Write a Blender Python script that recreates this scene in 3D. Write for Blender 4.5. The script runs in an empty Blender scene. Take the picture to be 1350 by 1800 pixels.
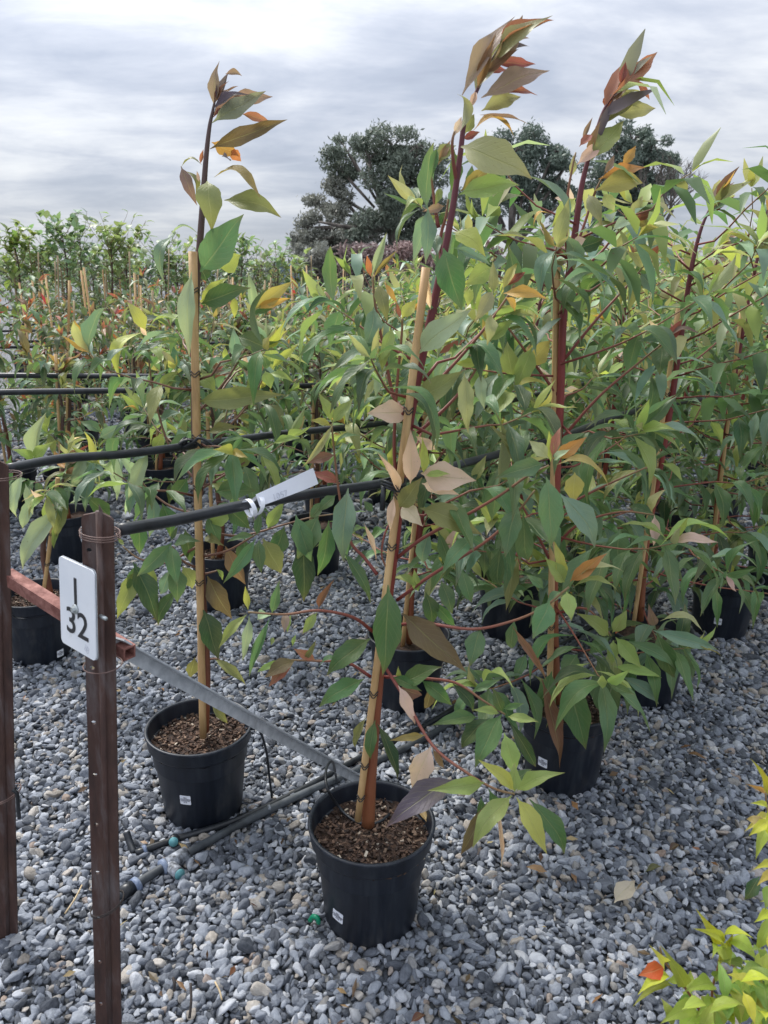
import bpy, bmesh, math, random
import numpy as np
from mathutils import Vector, Matrix, Quaternion
from mathutils.bvhtree import BVHTree
rnd = random.Random(7)
nrng = np.random.default_rng(11)
SC = bpy.context.scene
COL = SC.collection
R = math.radians

# ------------------------------------------------------------------ camera
F_PX, CAM_H, PITCH, ROLL = 1350.0, 1.5, 17.0, 1.0
_p, _r = R(PITCH), R(ROLL)
CF = Vector((0, math.cos(_p), -math.sin(_p)))
_x = Vector((1, 0, 0)); _u = _x.cross(CF)
CX = _x * math.cos(_r) + _u * math.sin(_r)
CU = _u * math.cos(_r) - _x * math.sin(_r)
CAM = Vector((0, 0, CAM_H))
cd = bpy.data.cameras.new('camera'); cam = bpy.data.objects.new('camera', cd); COL.objects.link(cam)
cd.sensor_fit = 'VERTICAL'; cd.sensor_height = 36; cd.lens = 36 * F_PX / 1800
cd.clip_start = 0.02; cd.clip_end = 2000
cd.dof.use_dof = True; cd.dof.focus_distance = 2.1; cd.dof.aperture_fstop = 9.0
_m = Matrix((CX, CU, -CF)).transposed().to_4x4(); _m.translation = CAM
cam.matrix_world = _m
SC.camera = cam

# ------------------------------------------------------------------ sky, sun, exposure
SUN_EL, SUN_AZ = R(50), R(-42)            # azimuth measured from +Y towards +X
sdir = Vector((math.cos(SUN_EL) * math.sin(SUN_AZ), math.cos(SUN_EL) * math.cos(SUN_AZ), math.sin(SUN_EL)))
SKY_STRENGTH, SUN_STRENGTH = 0.10, 3.6
SC.view_settings.view_transform = 'Standard'; SC.view_settings.look = 'None'
SC.view_settings.exposure = 0.26; SC.view_settings.gamma = 1.0
SC.view_settings.use_curve_mapping = False
W = bpy.data.worlds.new('World'); SC.world = W; W.use_nodes = True

class NT:
    """tiny helper for building node trees"""
    def __init__(s, tree, clear=True):
        s.t = tree
        if clear: tree.nodes.clear()
    def n(s, typ, props=None, **inp):
        nd = s.t.nodes.new(typ)
        for k, v in (props or {}).items(): setattr(nd, k, v)
        for k, v in inp.items():
            key = int(k[1:]) if k[0] == 'i' and k[1:].isdigit() else k.replace('_', ' ')
            s.put(nd.inputs[key], v)
        return nd
    def put(s, sock, v):
        if isinstance(v, bpy.types.Node): s.t.links.new(v.outputs[0], sock)
        elif isinstance(v, bpy.types.NodeSocket): s.t.links.new(v, sock)
        else: sock.default_value = v
    def math(s, op, a, b=0.0, clamp=False):
        return s.n('ShaderNodeMath', {'operation': op, 'use_clamp': clamp}, i0=a, i1=b)
    def vmath(s, op, a, b=(0, 0, 0)):
        return s.n('ShaderNodeVectorMath', {'operation': op}, i0=a, i1=b)
    def mix(s, f, a, b, blend='MIX'):
        nd = s.n('ShaderNodeMix', {'data_type': 'RGBA', 'blend_type': blend})
        s.put(nd.inputs[0], f); s.put(nd.inputs[6], a); s.put(nd.inputs[7], b)
        return nd.outputs[2]
    def ramp(s, fac, stops, interp='LINEAR'):
        nd = s.n('ShaderNodeValToRGB'); cr = nd.color_ramp; cr.interpolation = interp
        while len(cr.elements) > 1: cr.elements.remove(cr.elements[-1])
        cr.elements[0].position = stops[0][0]; cr.elements[0].color = stops[0][1]
        for p, c in stops[1:]:
            e = cr.elements.new(p); e.color = c
        s.put(nd.inputs[0], fac)
        return nd.outputs[0]
    def noise(s, vec, scale, detail=4, rough=.55, dist=0.0):
        return s.n('ShaderNodeTexNoise', None, Vector=vec, Scale=scale, Detail=detail, Roughness=rough, Distortion=dist)
    def link(s, a, b): s.t.links.new(a, b)

def lin(c):
    c = c / 255.0
    return c / 12.92 if c <= .04045 else ((c + .055) / 1.055) ** 2.4
def rgb(r, g, b, k=1.0):
    return (lin(r) * k, lin(g) * k, lin(b) * k, 1.0)

def build_world():
    t = NT(W.node_tree)
    out = t.n('ShaderNodeOutputWorld'); bg = t.n('ShaderNodeBackground')
    bg.inputs['Strength'].default_value = SKY_STRENGTH
    sky = t.n('ShaderNodeTexSky', {'sky_type': 'NISHITA', 'sun_disc': False, 'sun_elevation': SUN_EL, 'sun_rotation': SUN_AZ})
    tc = t.n('ShaderNodeTexCoord')
    d = t.vmath('NORMALIZE', tc.outputs['Generated'])
    sp = t.n('ShaderNodeSeparateXYZ', None, i0=d)
    zc = t.math('MAXIMUM', sp.outputs[2], 0.0)
    den = t.math('ADD', zc, .19)
    u = t.math('DIVIDE', sp.outputs[0], den); v = t.math('DIVIDE', sp.outputs[1], den)
    cv = t.n('ShaderNodeCombineXYZ', None, i0=u, i1=v, i2=0.0)
    mp = t.n('ShaderNodeMapping', None, Vector=cv, Location=(7.1, .7, 0), Rotation=(0, 0, R(-24)), Scale=(.9, 1.2, 1))
    n1 = t.noise(mp, 1.25, 6, .55, .25)
    mp2 = t.n('ShaderNodeMapping', None, Vector=cv, Location=(2, 3, 0), Rotation=(0, 0, R(-17)), Scale=(.8, 1.5, 1))
    n2 = t.noise(mp2, 2.6, 6, .6, .4)
    n3 = t.noise(cv, .33, 2, .5, .0)
    a = t.math('MULTIPLY', n1.outputs[0], .55); b = t.math('MULTIPLY', n2.outputs[0], .27); c = t.math('MULTIPLY', n3.outputs[0], .18)
    s = t.math('ADD', t.math('ADD', a, b), c)
    # thin places in the cloud let the sun side through
    dt = t.n('ShaderNodeVectorMath', {'operation': 'DOT_PRODUCT'}, i0=d, i1=tuple(sdir))
    g = t.math('POWER', t.math('MAXIMUM', dt.outputs['Value'], 0.0), 3.0)
    s2 = t.math('ADD', s, t.math('MULTIPLY', g, .07))
    col = t.ramp(s2, [(.36, rgb(158, 166, 184)), (.45, rgb(176, 184, 200)), (.51, rgb(194, 200, 213)), (.57, rgb(216, 220, 228)), (.66, rgb(238, 240, 243))])
    # hazy pale band at the horizon
    hz = t.math('POWER', t.math('SUBTRACT', 1.0, zc), 16.0)
    col2 = t.mix(t.math('MULTIPLY', hz, .55), col, rgb(214, 220, 226))
    # an overcast sky grows brighter towards the zenith
    br = t.math('MULTIPLY', t.math('MULTIPLY_ADD', zc, 1.75), t.math('ADD', 8.1, t.math('MULTIPLY', g, 3.0)))
    br.inputs[0].links[0].from_node.inputs[2].default_value = .88
    cl = t.vmath('SCALE', col2); t.link(br.outputs[0], cl.inputs['Scale'])
    fin = t.mix(.93, sky.outputs[0], cl.outputs[0])
    t.link(fin, bg.inputs[0]); t.link(bg.outputs[0], out.inputs[0])
build_world()
sl = bpy.data.lights.new('sun', 'SUN'); sl.energy = SUN_STRENGTH; sl.angle = R(14); sl.color = (1.0, .96, .90)
so = bpy.data.objects.new('sun', sl); COL.objects.link(so)
so.rotation_euler = (-sdir).to_track_quat('-Z', 'Y').to_euler(); so.location = sdir * 30

# ------------------------------------------------------------------ helpers
def px_ray(px, py): return CF + CX * ((px - 675) / F_PX) + CU * ((900 - py) / F_PX)
def at_z(px, py, z=0.0):
    d = px_ray(px, py); return CAM + d * ((z - CAM_H) / d.z)
def at_y(px, py, y):
    d = px_ray(px, py); return CAM + d * (y / d.y)

def tag(o, label=None, cat=None, group=None, kind=None):
    if label: o['label'] = label
    if cat: o['category'] = cat
    if group: o['group'] = group
    if kind: o['kind'] = kind
    return o
def thing(name, loc, label, cat, group=None):
    o = bpy.data.objects.new(name, None); COL.objects.link(o); o.location = loc
    o.empty_display_size = .05
    return tag(o, label, cat, group)
def link_mesh(name, me, parent=None, mat=None):
    o = bpy.data.objects.new(name, me); COL.objects.link(o)
    if mat is not None:
        me.materials.clear(); me.materials.append(mat)
    if parent is not None: o.parent = parent
    return o
def wpos(o):
    p = Vector((0, 0, 0))
    while o is not None: p += o.location; o = o.parent
    return p

class MB:
    """collects vertices and faces; build() makes one mesh object"""
    def __init__(s): s.v = []; s.f = []; s.along = []; s.tint = []
    def tube(s, pts, rad, n=8, cap=True, along=True):
        pts = [Vector(p) for p in pts]; k = len(pts)
        if not hasattr(rad, '__len__'): rad = [rad] * k
        up = Vector((0, 0, 1)); base = len(s.v); prev = None
        for i, p in enumerate(pts):
            tg = (pts[min(i + 1, k - 1)] - pts[max(i - 1, 0)]).normalized()
            if prev is None:
                a = tg.cross(up if abs(tg.z) < .9 else Vector((1, 0, 0))).normalized()
            else:
                a = (prev - tg * prev.dot(tg)).normalized()
            prev = a; b = tg.cross(a)
            for j in range(n):
                t = 2 * math.pi * j / n
                s.v.append(p + (a * math.cos(t) + b * math.sin(t)) * rad[i]); s.along.append(i / (k - 1))
        for i in range(k - 1):
            for j in range(n):
                q = base + i * n
                s.f.append((q + j, q + (j + 1) % n, q + n + (j + 1) % n, q + n + j))
        if cap:
            s.f.append(tuple(base + j for j in reversed(range(n))))
            s.f.append(tuple(base + (k - 1) * n + j for j in range(n)))
        return s
    def lathe(s, prof, n=40, center=(0, 0, 0)):
        base = len(s.v); c = Vector(center)
        for (r, z) in prof:
            for j in range(n):
                t = 2 * math.pi * j / n
                s.v.append(c + Vector((r * math.cos(t), r * math.sin(t), z))); s.along.append(0)
        for i in range(len(prof) - 1):
            for j in range(n):
                q = base + i * n
                s.f.append((q + j, q + (j + 1) % n, q + n + (j + 1) % n, q + n + j))
        return s
    def box(s, c, dx, dy, dz):
        """box from a centre and three half-axis vectors"""
        c, dx, dy, dz = map(Vector, (c, dx, dy, dz)); b = len(s.v)
        for k in (-1, 1):
            for j in (-1, 1):
                for i in (-1, 1): s.v.append(c + dx * i + dy * j + dz * k); s.along.append(0)
        for q in ((0, 2, 3, 1), (4, 5, 7, 6), (0, 1, 5, 4), (2, 6, 7, 3), (0, 4, 6, 2), (1, 3, 7, 5)):
            s.f.append(tuple(b + i for i in q))
        return s
    def poly_prism(s, loop, off):
        """closed loop of points thickened by a vector"""
        loop = [Vector(p) for p in loop]; off = Vector(off); n = len(loop); b = len(s.v)
        s.v += loop + [p + off for p in loop]; s.along += [0] * (2 * n)
        s.f.append(tuple(b + i for i in range(n))); s.f.append(tuple(b + n + i for i in reversed(range(n))))
        for i in range(n):
            j = (i + 1) % n; s.f.append((b + i, b + n + i, b + n + j, b + j))
        return s
    def mesh(s, name, origin=(0, 0, 0), smooth=True, fix=False):
        o = Vector(origin); me = bpy.data.meshes.new(name)
        me.from_pydata([tuple(Vector(v) - o) for v in s.v], [], s.f)
        if smooth: me.polygons.foreach_set('use_smooth', [True] * len(me.polygons))
        if any(s.along):
            at = me.attributes.new('along', 'FLOAT', 'POINT'); at.data.foreach_set('value', s.along)
        if s.tint:
            at = me.color_attributes.new('leaf_tint', 'FLOAT_COLOR', 'CORNER')
            buf = []
            for p, t in zip(s.f, s.tint): buf += list(t) * len(p)
            at.data.foreach_set('color', buf)
        if fix:
            bm = bmesh.new(); bm.from_mesh(me); bmesh.ops.recalc_face_normals(bm, faces=bm.faces); bm.to_mesh(me); bm.free()
        me.update(); return me
    def build(s, name, mat, parent=None, smooth=True, fix=False, flat=False):
        org = wpos(parent) if parent is not None else Vector((0, 0, 0))
        return link_mesh(name, s.mesh(name, org, smooth and not flat, fix), parent, mat)

def spline(pts, per=6):
    """Catmull-Rom through the given points"""
    P = [Vector(p) for p in pts]
    if len(P) < 3: return [P[0].lerp(P[-1], i / per) for i in range(per + 1)]
    P = [P[0] * 2 - P[1]] + P + [P[-1] * 2 - P[-2]]; out = []
    for i in range(1, len(P) - 2):
        a, b, c, d = P[i - 1:i + 3]
        for k in range(per):
            t = k / per
            out.append(.5 * ((2 * b) + (c - a) * t + (2 * a - 5 * b + 4 * c - d) * t * t + (3 * b - a - 3 * c + d) * t ** 3))
    out.append(P[-2]); return out
def taper(n, *r):
    out = []
    for i in range(n):
        t = i / (n - 1) * (len(r) - 1); k = min(int(t), len(r) - 2); out.append(r[k] + (r[k + 1] - r[k]) * (t - k))
    return out

# ------------------------------------------------------------------ materials
def new_mat(name):
    m = bpy.data.materials.new(name); m.use_nodes = True
    t = NT(m.node_tree); out = t.n('ShaderNodeOutputMaterial'); return m, t, out
def simple_mat(name, c1, c2, scale=20, rough=.6, bump=.2, stretch=(1, 1, 1), metal=0.0, spec=.5, detail=5, c3=None, coord='Object'):
    m, t, out = new_mat(name)
    tc = t.n('ShaderNodeTexCoord'); mp = t.n('ShaderNodeMapping', None, Vector=tc.outputs[coord], Scale=stretch)
    n1 = t.noise(mp, scale, detail, .6, .2)
    st = [(.35, c1), (.65, c2)] if c3 is None else [(.3, c1), (.5, c2), (.68, c3)]
    c = t.ramp(n1.outputs[0], st)
    p = t.n('ShaderNodeBsdfPrincipled'); t.put(p.inputs['Base Color'], c)
    t.put(p.inputs['Roughness'], t.math('MULTIPLY_ADD', n1.outputs[0], .25) if False else rough)
    p.inputs['Metallic'].default_value = metal; p.inputs['Specular IOR Level'].default_value = spec
    if bump:
        n2 = t.noise(mp, scale * 3, 4, .6)
        b = t.n('ShaderNodeBump', None, Strength=bump, Distance=.004, Height=n2.outputs[0]); t.link(b.outputs[0], p.inputs['Normal'])
    t.link(p.outputs[0], out.inputs[0]); return m

def leaf_mat(name, source, vein=True):
    m, t, out = new_mat(name)
    oi = t.n('ShaderNodeObjectInfo')
    if source == 'object':
        base = oi.outputs['Color']; rv = oi.outputs['Random']
    else:
        base = t.n('ShaderNodeAttribute', {'attribute_name': 'leaf_tint'}).outputs['Color']
        rv = t.n('ShaderNodeNewGeometry').outputs['Random Per Island']
    geo = t.n('ShaderNodeNewGeometry')
    tc = t.n('ShaderNodeTexCoord')
    hs = t.n('ShaderNodeHueSaturation', None, Color=base,
             Hue=t.math('MULTIPLY_ADD', rv, .035), Value=t.math('MULTIPLY_ADD', rv, .45))
    hs.inputs['Hue'].links[0].from_node.inputs[2].default_value = .482
    hs.inputs['Value'].links[0].from_node.inputs[2].default_value = .78
    c = hs.outputs[0]
    nz = t.noise(tc.outputs['Object'], 3.2 if source == 'object' else 9, 5, .6)
    c = t.mix(t.math('MULTIPLY', nz.outputs[0], .55), c, t.mix(1.0, c, (.72, .80, .62, 1), 'MULTIPLY'))
    big = t.noise(t.vmath('ADD', tc.outputs['Object'], t.n('ShaderNodeCombineXYZ', None, i0=t.math('MULTIPLY', rv, 31.0), i1=t.math('MULTIPLY', rv, 17.0), i2=0.0)), 1.3, 3, .6)
    c = t.mix(t.math('MULTIPLY', t.math('SUBTRACT', big.outputs[0], .42, True), 2.4, True), c, t.mix(.26, c, rgb(160, 152, 92)))
    sp_ = t.math('GREATER_THAN', t.noise(tc.outputs['Object'], 26, 2, .5).outputs[0], .73)
    c = t.mix(t.math('MULTIPLY', sp_, .55), c, rgb(96, 70, 50))
    p = t.n('ShaderNodeBsdfPrincipled')
    if vein:
        uv = t.n('ShaderNodeUVMap'); sp = t.n('ShaderNodeSeparateXYZ', None, i0=uv.outputs[0])
        ax = t.math('ABSOLUTE', t.math('SUBTRACT', sp.outputs[0], .5))
        rib = t.math('SUBTRACT', 1.0, t.math('DIVIDE', ax, .035), True)
        ph = t.math('SUBTRACT', t.math('MULTIPLY', sp.outputs[1], 62.0), t.math('MULTIPLY', ax, 34.0))
        ln = t.math('POWER', t.math('MAXIMUM', t.math('SINE', ph), 0.0), 16.0)
        vn = t.math('MAXIMUM', rib, t.math('MULTIPLY', ln, .24))
        pale = t.mix(.5, c, rgb(205, 205, 150))
        c = t.mix(t.math('MULTIPLY', vn, .55), c, pale)
        # tip and margin brown a little with age
        mg = t.math('MULTIPLY', t.math('POWER', sp.outputs[1], 9.0), t.math('MULTIPLY', nz.outputs[0], .7))
        c = t.mix(mg, c, rgb(150, 110, 80))
        b = t.n('ShaderNodeBump', None, Strength=.45, Distance=.004, Height=t.math('SUBTRACT', nz.outputs[0], vn))
        t.link(b.outputs[0], p.inputs['Normal'])
    under = t.mix(.36, c, rgb(164, 178, 150))
    cc = t.mix(geo.outputs['Backfacing'], c, under)
    t.put(p.inputs['Base Color'], cc); p.inputs['Roughness'].default_value = .45
    p.inputs['Specular IOR Level'].default_value = .45
    tr = t.n('ShaderNodeBsdfTranslucent'); t.put(tr.inputs[0], t.mix(1.0, c, (1.42, 1.40, .92, 1), 'MULTIPLY'))
    ms = t.n('ShaderNodeMixShader', None, i0=.36); t.link(p.outputs[0], ms.inputs[1]); t.link(tr.outputs[0], ms.inputs[2])
    t.link(ms.outputs[0], out.inputs[0]); return m

def stem_mat(name, stops):
    m, t, out = new_mat(name)
    al = t.n('ShaderNodeAttribute', {'attribute_name': 'along'}).outputs['Fac']
    tc = t.n('ShaderNodeTexCoord'); mp = t.n('ShaderNodeMapping', None, Vector=tc.outputs['Object'], Scale=(1, 1, .25))
    nz = t.noise(mp, 90, 4, .65)
    f = t.math('ADD', al, t.math('MULTIPLY_ADD', nz.outputs[0], .14)); f.inputs[1].links[0].from_node.inputs[2].default_value = -.07
    c = t.ramp(f, stops)
    c = t.mix(t.math('MULTIPLY', nz.outputs[0], .5), c, t.mix(1.0, c, (.25, .22, .24, 1), 'MULTIPLY'))
    p = t.n('ShaderNodeBsdfPrincipled'); t.put(p.inputs['Base Color'], c); p.inputs['Roughness'].default_value = .5
    b = t.n('ShaderNodeBump', None, Strength=.3, Distance=.003, Height=nz.outputs[0]); t.link(b.outputs[0], p.inputs['Normal'])
    t.link(p.outputs[0], out.inputs[0]); return m

M = {}
M['leaf'] = leaf_mat('leaf', 'object')
M['foliage'] = leaf_mat('foliage', 'attribute', vein=False)
M['stem_red'] = stem_mat('red stem', [(.0, rgb(150, 96, 64)), (.14, rgb(158, 88, 60)), (.26, rgb(152, 66, 58)), (.5, rgb(122, 54, 60)), (.8, rgb(106, 58, 68)), (1, rgb(116, 84, 90))])
M['stem_brown'] = stem_mat('brown stem', [(.0, rgb(150, 84, 54)), (.12, rgb(126, 78, 58)), (.4, rgb(96, 70, 62)), (1, rgb(98, 80, 80))])
M['twig_red'] = stem_mat('red twig', [(.0, rgb(132, 60, 56)), (.5, rgb(146, 88, 70)), (1, rgb(142, 120, 82))])
M['twig_brown'] = stem_mat('brown twig', [(.0, rgb(128, 88, 74)), (.6, rgb(140, 104, 80)), (1, rgb(140, 120, 84))])
M['bark'] = simple_mat('grey bark', rgb(70, 64, 60), rgb(128, 120, 112), 3, .9, .5, (1, 1, .3))
M['bamboo'] = simple_mat('bamboo', rgb(178, 140, 92), rgb(214, 180, 130), 30, .55, .15, (1, 1, .12))
M['stake_grey'] = simple_mat('weathered stake', rgb(150, 130, 100), rgb(190, 168, 132), 30, .7, .2, (1, 1, .12))
M['plastic'] = simple_mat('black pot plastic', rgb(17, 22, 31), rgb(27, 33, 44), 30, .44, .08, (1, 1, .10), spec=.42, c3=rgb(44, 50, 58), detail=9)
M['poly'] = simple_mat('black poly pipe', rgb(22, 25, 29), rgb(44, 48, 54), 16, .38, .06)
M['poly_dusty'] = simple_mat('dusty poly pipe', rgb(36, 40, 44), rgb(84, 90, 96), 9, .6, .1)
M['mix'] = simple_mat('potting mix', rgb(40, 31, 26), rgb(84, 64, 52), 70, .95, .8)
M['rust'] = simple_mat('rusty steel', rgb(46, 34, 32), rgb(74, 52, 46), 30, .8, .7, (1, 1, .20), c3=rgb(100, 92, 92), detail=10)
M['rust_red'] = simple_mat('red rusty steel', rgb(112, 66, 58), rgb(160, 112, 102), 46, .75, .3, detail=8)
M['galv'] = simple_mat('galvanised steel', rgb(168, 173, 178), rgb(200, 204, 208), 40, .5, .1)
M['white'] = simple_mat('white sign', rgb(226, 231, 238), rgb(238, 241, 246), 6, .35, .0)
M['paper'] = simple_mat('white tag', rgb(222, 226, 236), rgb(236, 239, 246), 8, .6, .05)
M['ink'] = simple_mat('black ink', rgb(34, 34, 38), rgb(44, 44, 48), 8, .5, .0)
M['pencil'] = simple_mat('faded pencil', rgb(180, 184, 196), rgb(206, 210, 220), 90, .7, .0)
M['print'] = simple_mat('sticker print', rgb(96, 98, 112), rgb(140, 142, 154), 60, .7, .0)
M['zinc'] = simple_mat('zinc bolt', rgb(170, 176, 176), rgb(200, 206, 206), 60, .35, .1, metal=.6)
M['wire'] = simple_mat('rusty wire', rgb(92, 70, 64), rgb(128, 104, 96), 60, .6, .1)
def weather(m, patch, scale, lo, amt, stretch=(1, 1, 1)):
    t = NT(m.node_tree, clear=False); p = next(n for n in m.node_tree.nodes if n.type == 'BSDF_PRINCIPLED')
    src = p.inputs['Base Color'].links[0].from_socket; tc = t.n('ShaderNodeTexCoord'); mp = t.n('ShaderNodeMapping', None, Vector=tc.outputs['Object'], Scale=stretch)
    f = t.math('MULTIPLY', t.math('MULTIPLY', t.math('SUBTRACT', t.noise(mp, scale, 8, .68, .4).outputs[0], lo, True), 5.0, True), amt)
    t.put(p.inputs['Base Color'], t.mix(f, src, patch)); t.put(p.inputs['Roughness'], t.math('MULTIPLY_ADD', f, .35)); p.inputs['Roughness'].links[0].from_node.inputs[2].default_value = p.inputs['Roughness'].default_value
weather(M['plastic'], rgb(112, 108, 102), 9, .56, .30, (1, 1, .45)); weather(M['rust'], rgb(98, 74, 62), 7, .50, .6, (1, 1, .35)); weather(M['galv'], rgb(110, 108, 104), 14, .55, .6)
weather(M['bamboo'], rgb(120, 96, 66), 24, .54, .6, (1, 1, .2)); weather(M['white'], rgb(196, 194, 188), 30, .60, .5); weather(M['rust_red'], rgb(84, 52, 46), 16, .5, .7)
M['teal'] = simple_mat('teal cap', rgb(82, 142, 150), rgb(108, 164, 168), 40, .45, .05)
M['blue_clip'] = simple_mat('dusty blue clip', rgb(84, 100, 130), rgb(140, 152, 172), 60, .6, .2)
M['pale_fit'] = simple_mat('limescaled fitting', rgb(44, 48, 54), rgb(170, 176, 186), 60, .6, .2)
M['green_plastic'] = simple_mat('green plastic', rgb(0, 118, 84), rgb(20, 150, 110), 30, .4, .05)
M['straw'] = simple_mat('dry straw', rgb(160, 140, 110), rgb(196, 176, 140), 40, .8, .1)
M['dark_twig'] = simple_mat('dark twig', rgb(40, 36, 36), rgb(66, 58, 54), 40, .8, .2)

def chip_mat():
    m, t, out = new_mat('bark chips')
    g = t.n('ShaderNodeNewGeometry')
    c = t.ramp(g.outputs['Random Per Island'], [(0, rgb(36, 27, 23)), (.45, rgb(66, 50, 42)), (.78, rgb(94, 72, 58)), (.95, rgb(120, 100, 84)), (1, rgb(190, 180, 164))])
    p = t.n('ShaderNodeBsdfPrincipled'); t.put(p.inputs['Base Color'], c); p.inputs['Roughness'].default_value = .9
    t.link(p.outputs[0], out.inputs[0]); return m
M['chips'] = chip_mat()

def stone_mat():
    m, t, out = new_mat('gravel stone')
    oi = t.n('ShaderNodeObjectInfo'); tc = t.n('ShaderNodeTexCoord')
    r = oi.outputs['Random']
    c = t.ramp(r, [(0, rgb(62, 67, 75)), (.20, rgb(96, 102, 112)), (.45, rgb(134, 141, 152)), (.68, rgb(168, 175, 185)), (.83, rgb(212, 216, 221)), (.90, rgb(152, 150, 146)), (.95, rgb(172, 162, 148)), (.975, rgb(212, 206, 196)), (.99, rgb(150, 124, 104)), (1, rgb(230, 230, 228))])
    off = t.n('ShaderNodeCombineXYZ', None, i0=t.math('MULTIPLY', r, 37.0), i1=t.math('MULTIPLY', r, 91.0), i2=0.0)
    v = t.vmath('ADD', tc.outputs['Object'], off)
    mp = t.n('ShaderNodeMapping', None, Vector=v, Scale=(1, 1, 2.6))
    n1 = t.noise(mp, 1.6, 6, .65, .6); n2 = t.noise(v, 9, 4, .6)
    c = t.mix(t.math('MULTIPLY', t.math('SUBTRACT', n1.outputs[0], .35, True), 1.7, True), t.mix(1.0, c, (.58, .58, .6, 1), 'MULTIPLY'), t.mix(.22, c, rgb(190, 195, 202)))
    p = t.n('ShaderNodeBsdfPrincipled'); t.put(p.inputs['Base Color'], c)
    p.inputs['Roughness'].default_value = .66; p.inputs['Specular IOR Level'].default_value = .3
    b = t.n('ShaderNodeBump', None, Strength=.35, Distance=.12, Height=t.math('ADD', n1.outputs[0], t.math('MULTIPLY', n2.outputs[0], .5)))
    t.link(b.outputs[0], p.inputs['Normal']); t.link(p.outputs[0], out.inputs[0]); return m
M['stone'] = stone_mat()

def ground_mat():
    m, t, out = new_mat('far gravel')
    tc = t.n('ShaderNodeTexCoord')
    vo = t.n('ShaderNodeTexVoronoi', None, Vector=tc.outputs['Object'], Scale=36.0)
    c = t.ramp(t.n('ShaderNodeSeparateColor', None, i0=vo.outputs['Color']).outputs[0], [(0, rgb(76, 80, 86)), (.5, rgb(124, 130, 138)), (.85, rgb(172, 177, 184)), (1, rgb(200, 198, 192))])
    c = t.mix(t.math('MULTIPLY', vo.outputs['Distance'], 1.1, True), c, rgb(34, 36, 40))
    n = t.noise(tc.outputs['Object'], .5, 4)
    c = t.mix(t.math('MULTIPLY', n.outputs[0], .4), c, rgb(70, 72, 70))
    p = t.n('ShaderNodeBsdfPrincipled'); t.put(p.inputs['Base Color'], c); p.inputs['Roughness'].default_value = .85
    b = t.n('ShaderNodeBump', None, Strength=.8, Distance=.01, Height=t.math('SUBTRACT', 1.0, vo.outputs['Distance'])); t.link(b.outputs[0], p.inputs['Normal'])
    t.link(p.outputs[0], out.inputs[0]); return m
M['ground'] = ground_mat()

# ------------------------------------------------------------------ ground and gravel
def build_ground():
    mb = MB(); S = 700
    mb.v = [Vector((-S, -S, 0)), Vector((S, -S, 0)), Vector((S, S, 0)), Vector((-S, S, 0))]; mb.along = [0] * 4; mb.f = [(0, 1, 2, 3)]
    tag(mb.build('ground', M['ground'], smooth=False), kind='structure')
build_ground()

def stone_mesh(seed):
    g = np.random.default_rng(seed); bm = bmesh.new(); bmesh.ops.create_icosphere(bm, subdivisions=3, radius=1)
    k = g.integers(9, 13); nn = g.normal(size=(k, 3)); nn /= np.linalg.norm(nn, axis=1)[:, None]; h = g.uniform(.50, .92, k)
    ax = np.array([1.0, g.uniform(.62, .95), g.uniform(.40, .75)])
    for v in bm.verts:
        d = np.array(v.co); q = np.maximum(nn @ d, 0) / h
        r = (np.sum(q ** 44) + .86 ** 44) ** (-1 / 44)
        v.co = Vector(d * r * ax)
    me = bpy.data.meshes.new('stone'); bm.to_mesh(me); bm.free()
    me.polygons.foreach_set('use_smooth', [True] * len(me.polygons)); me.materials.append(M['stone']); return me

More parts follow.
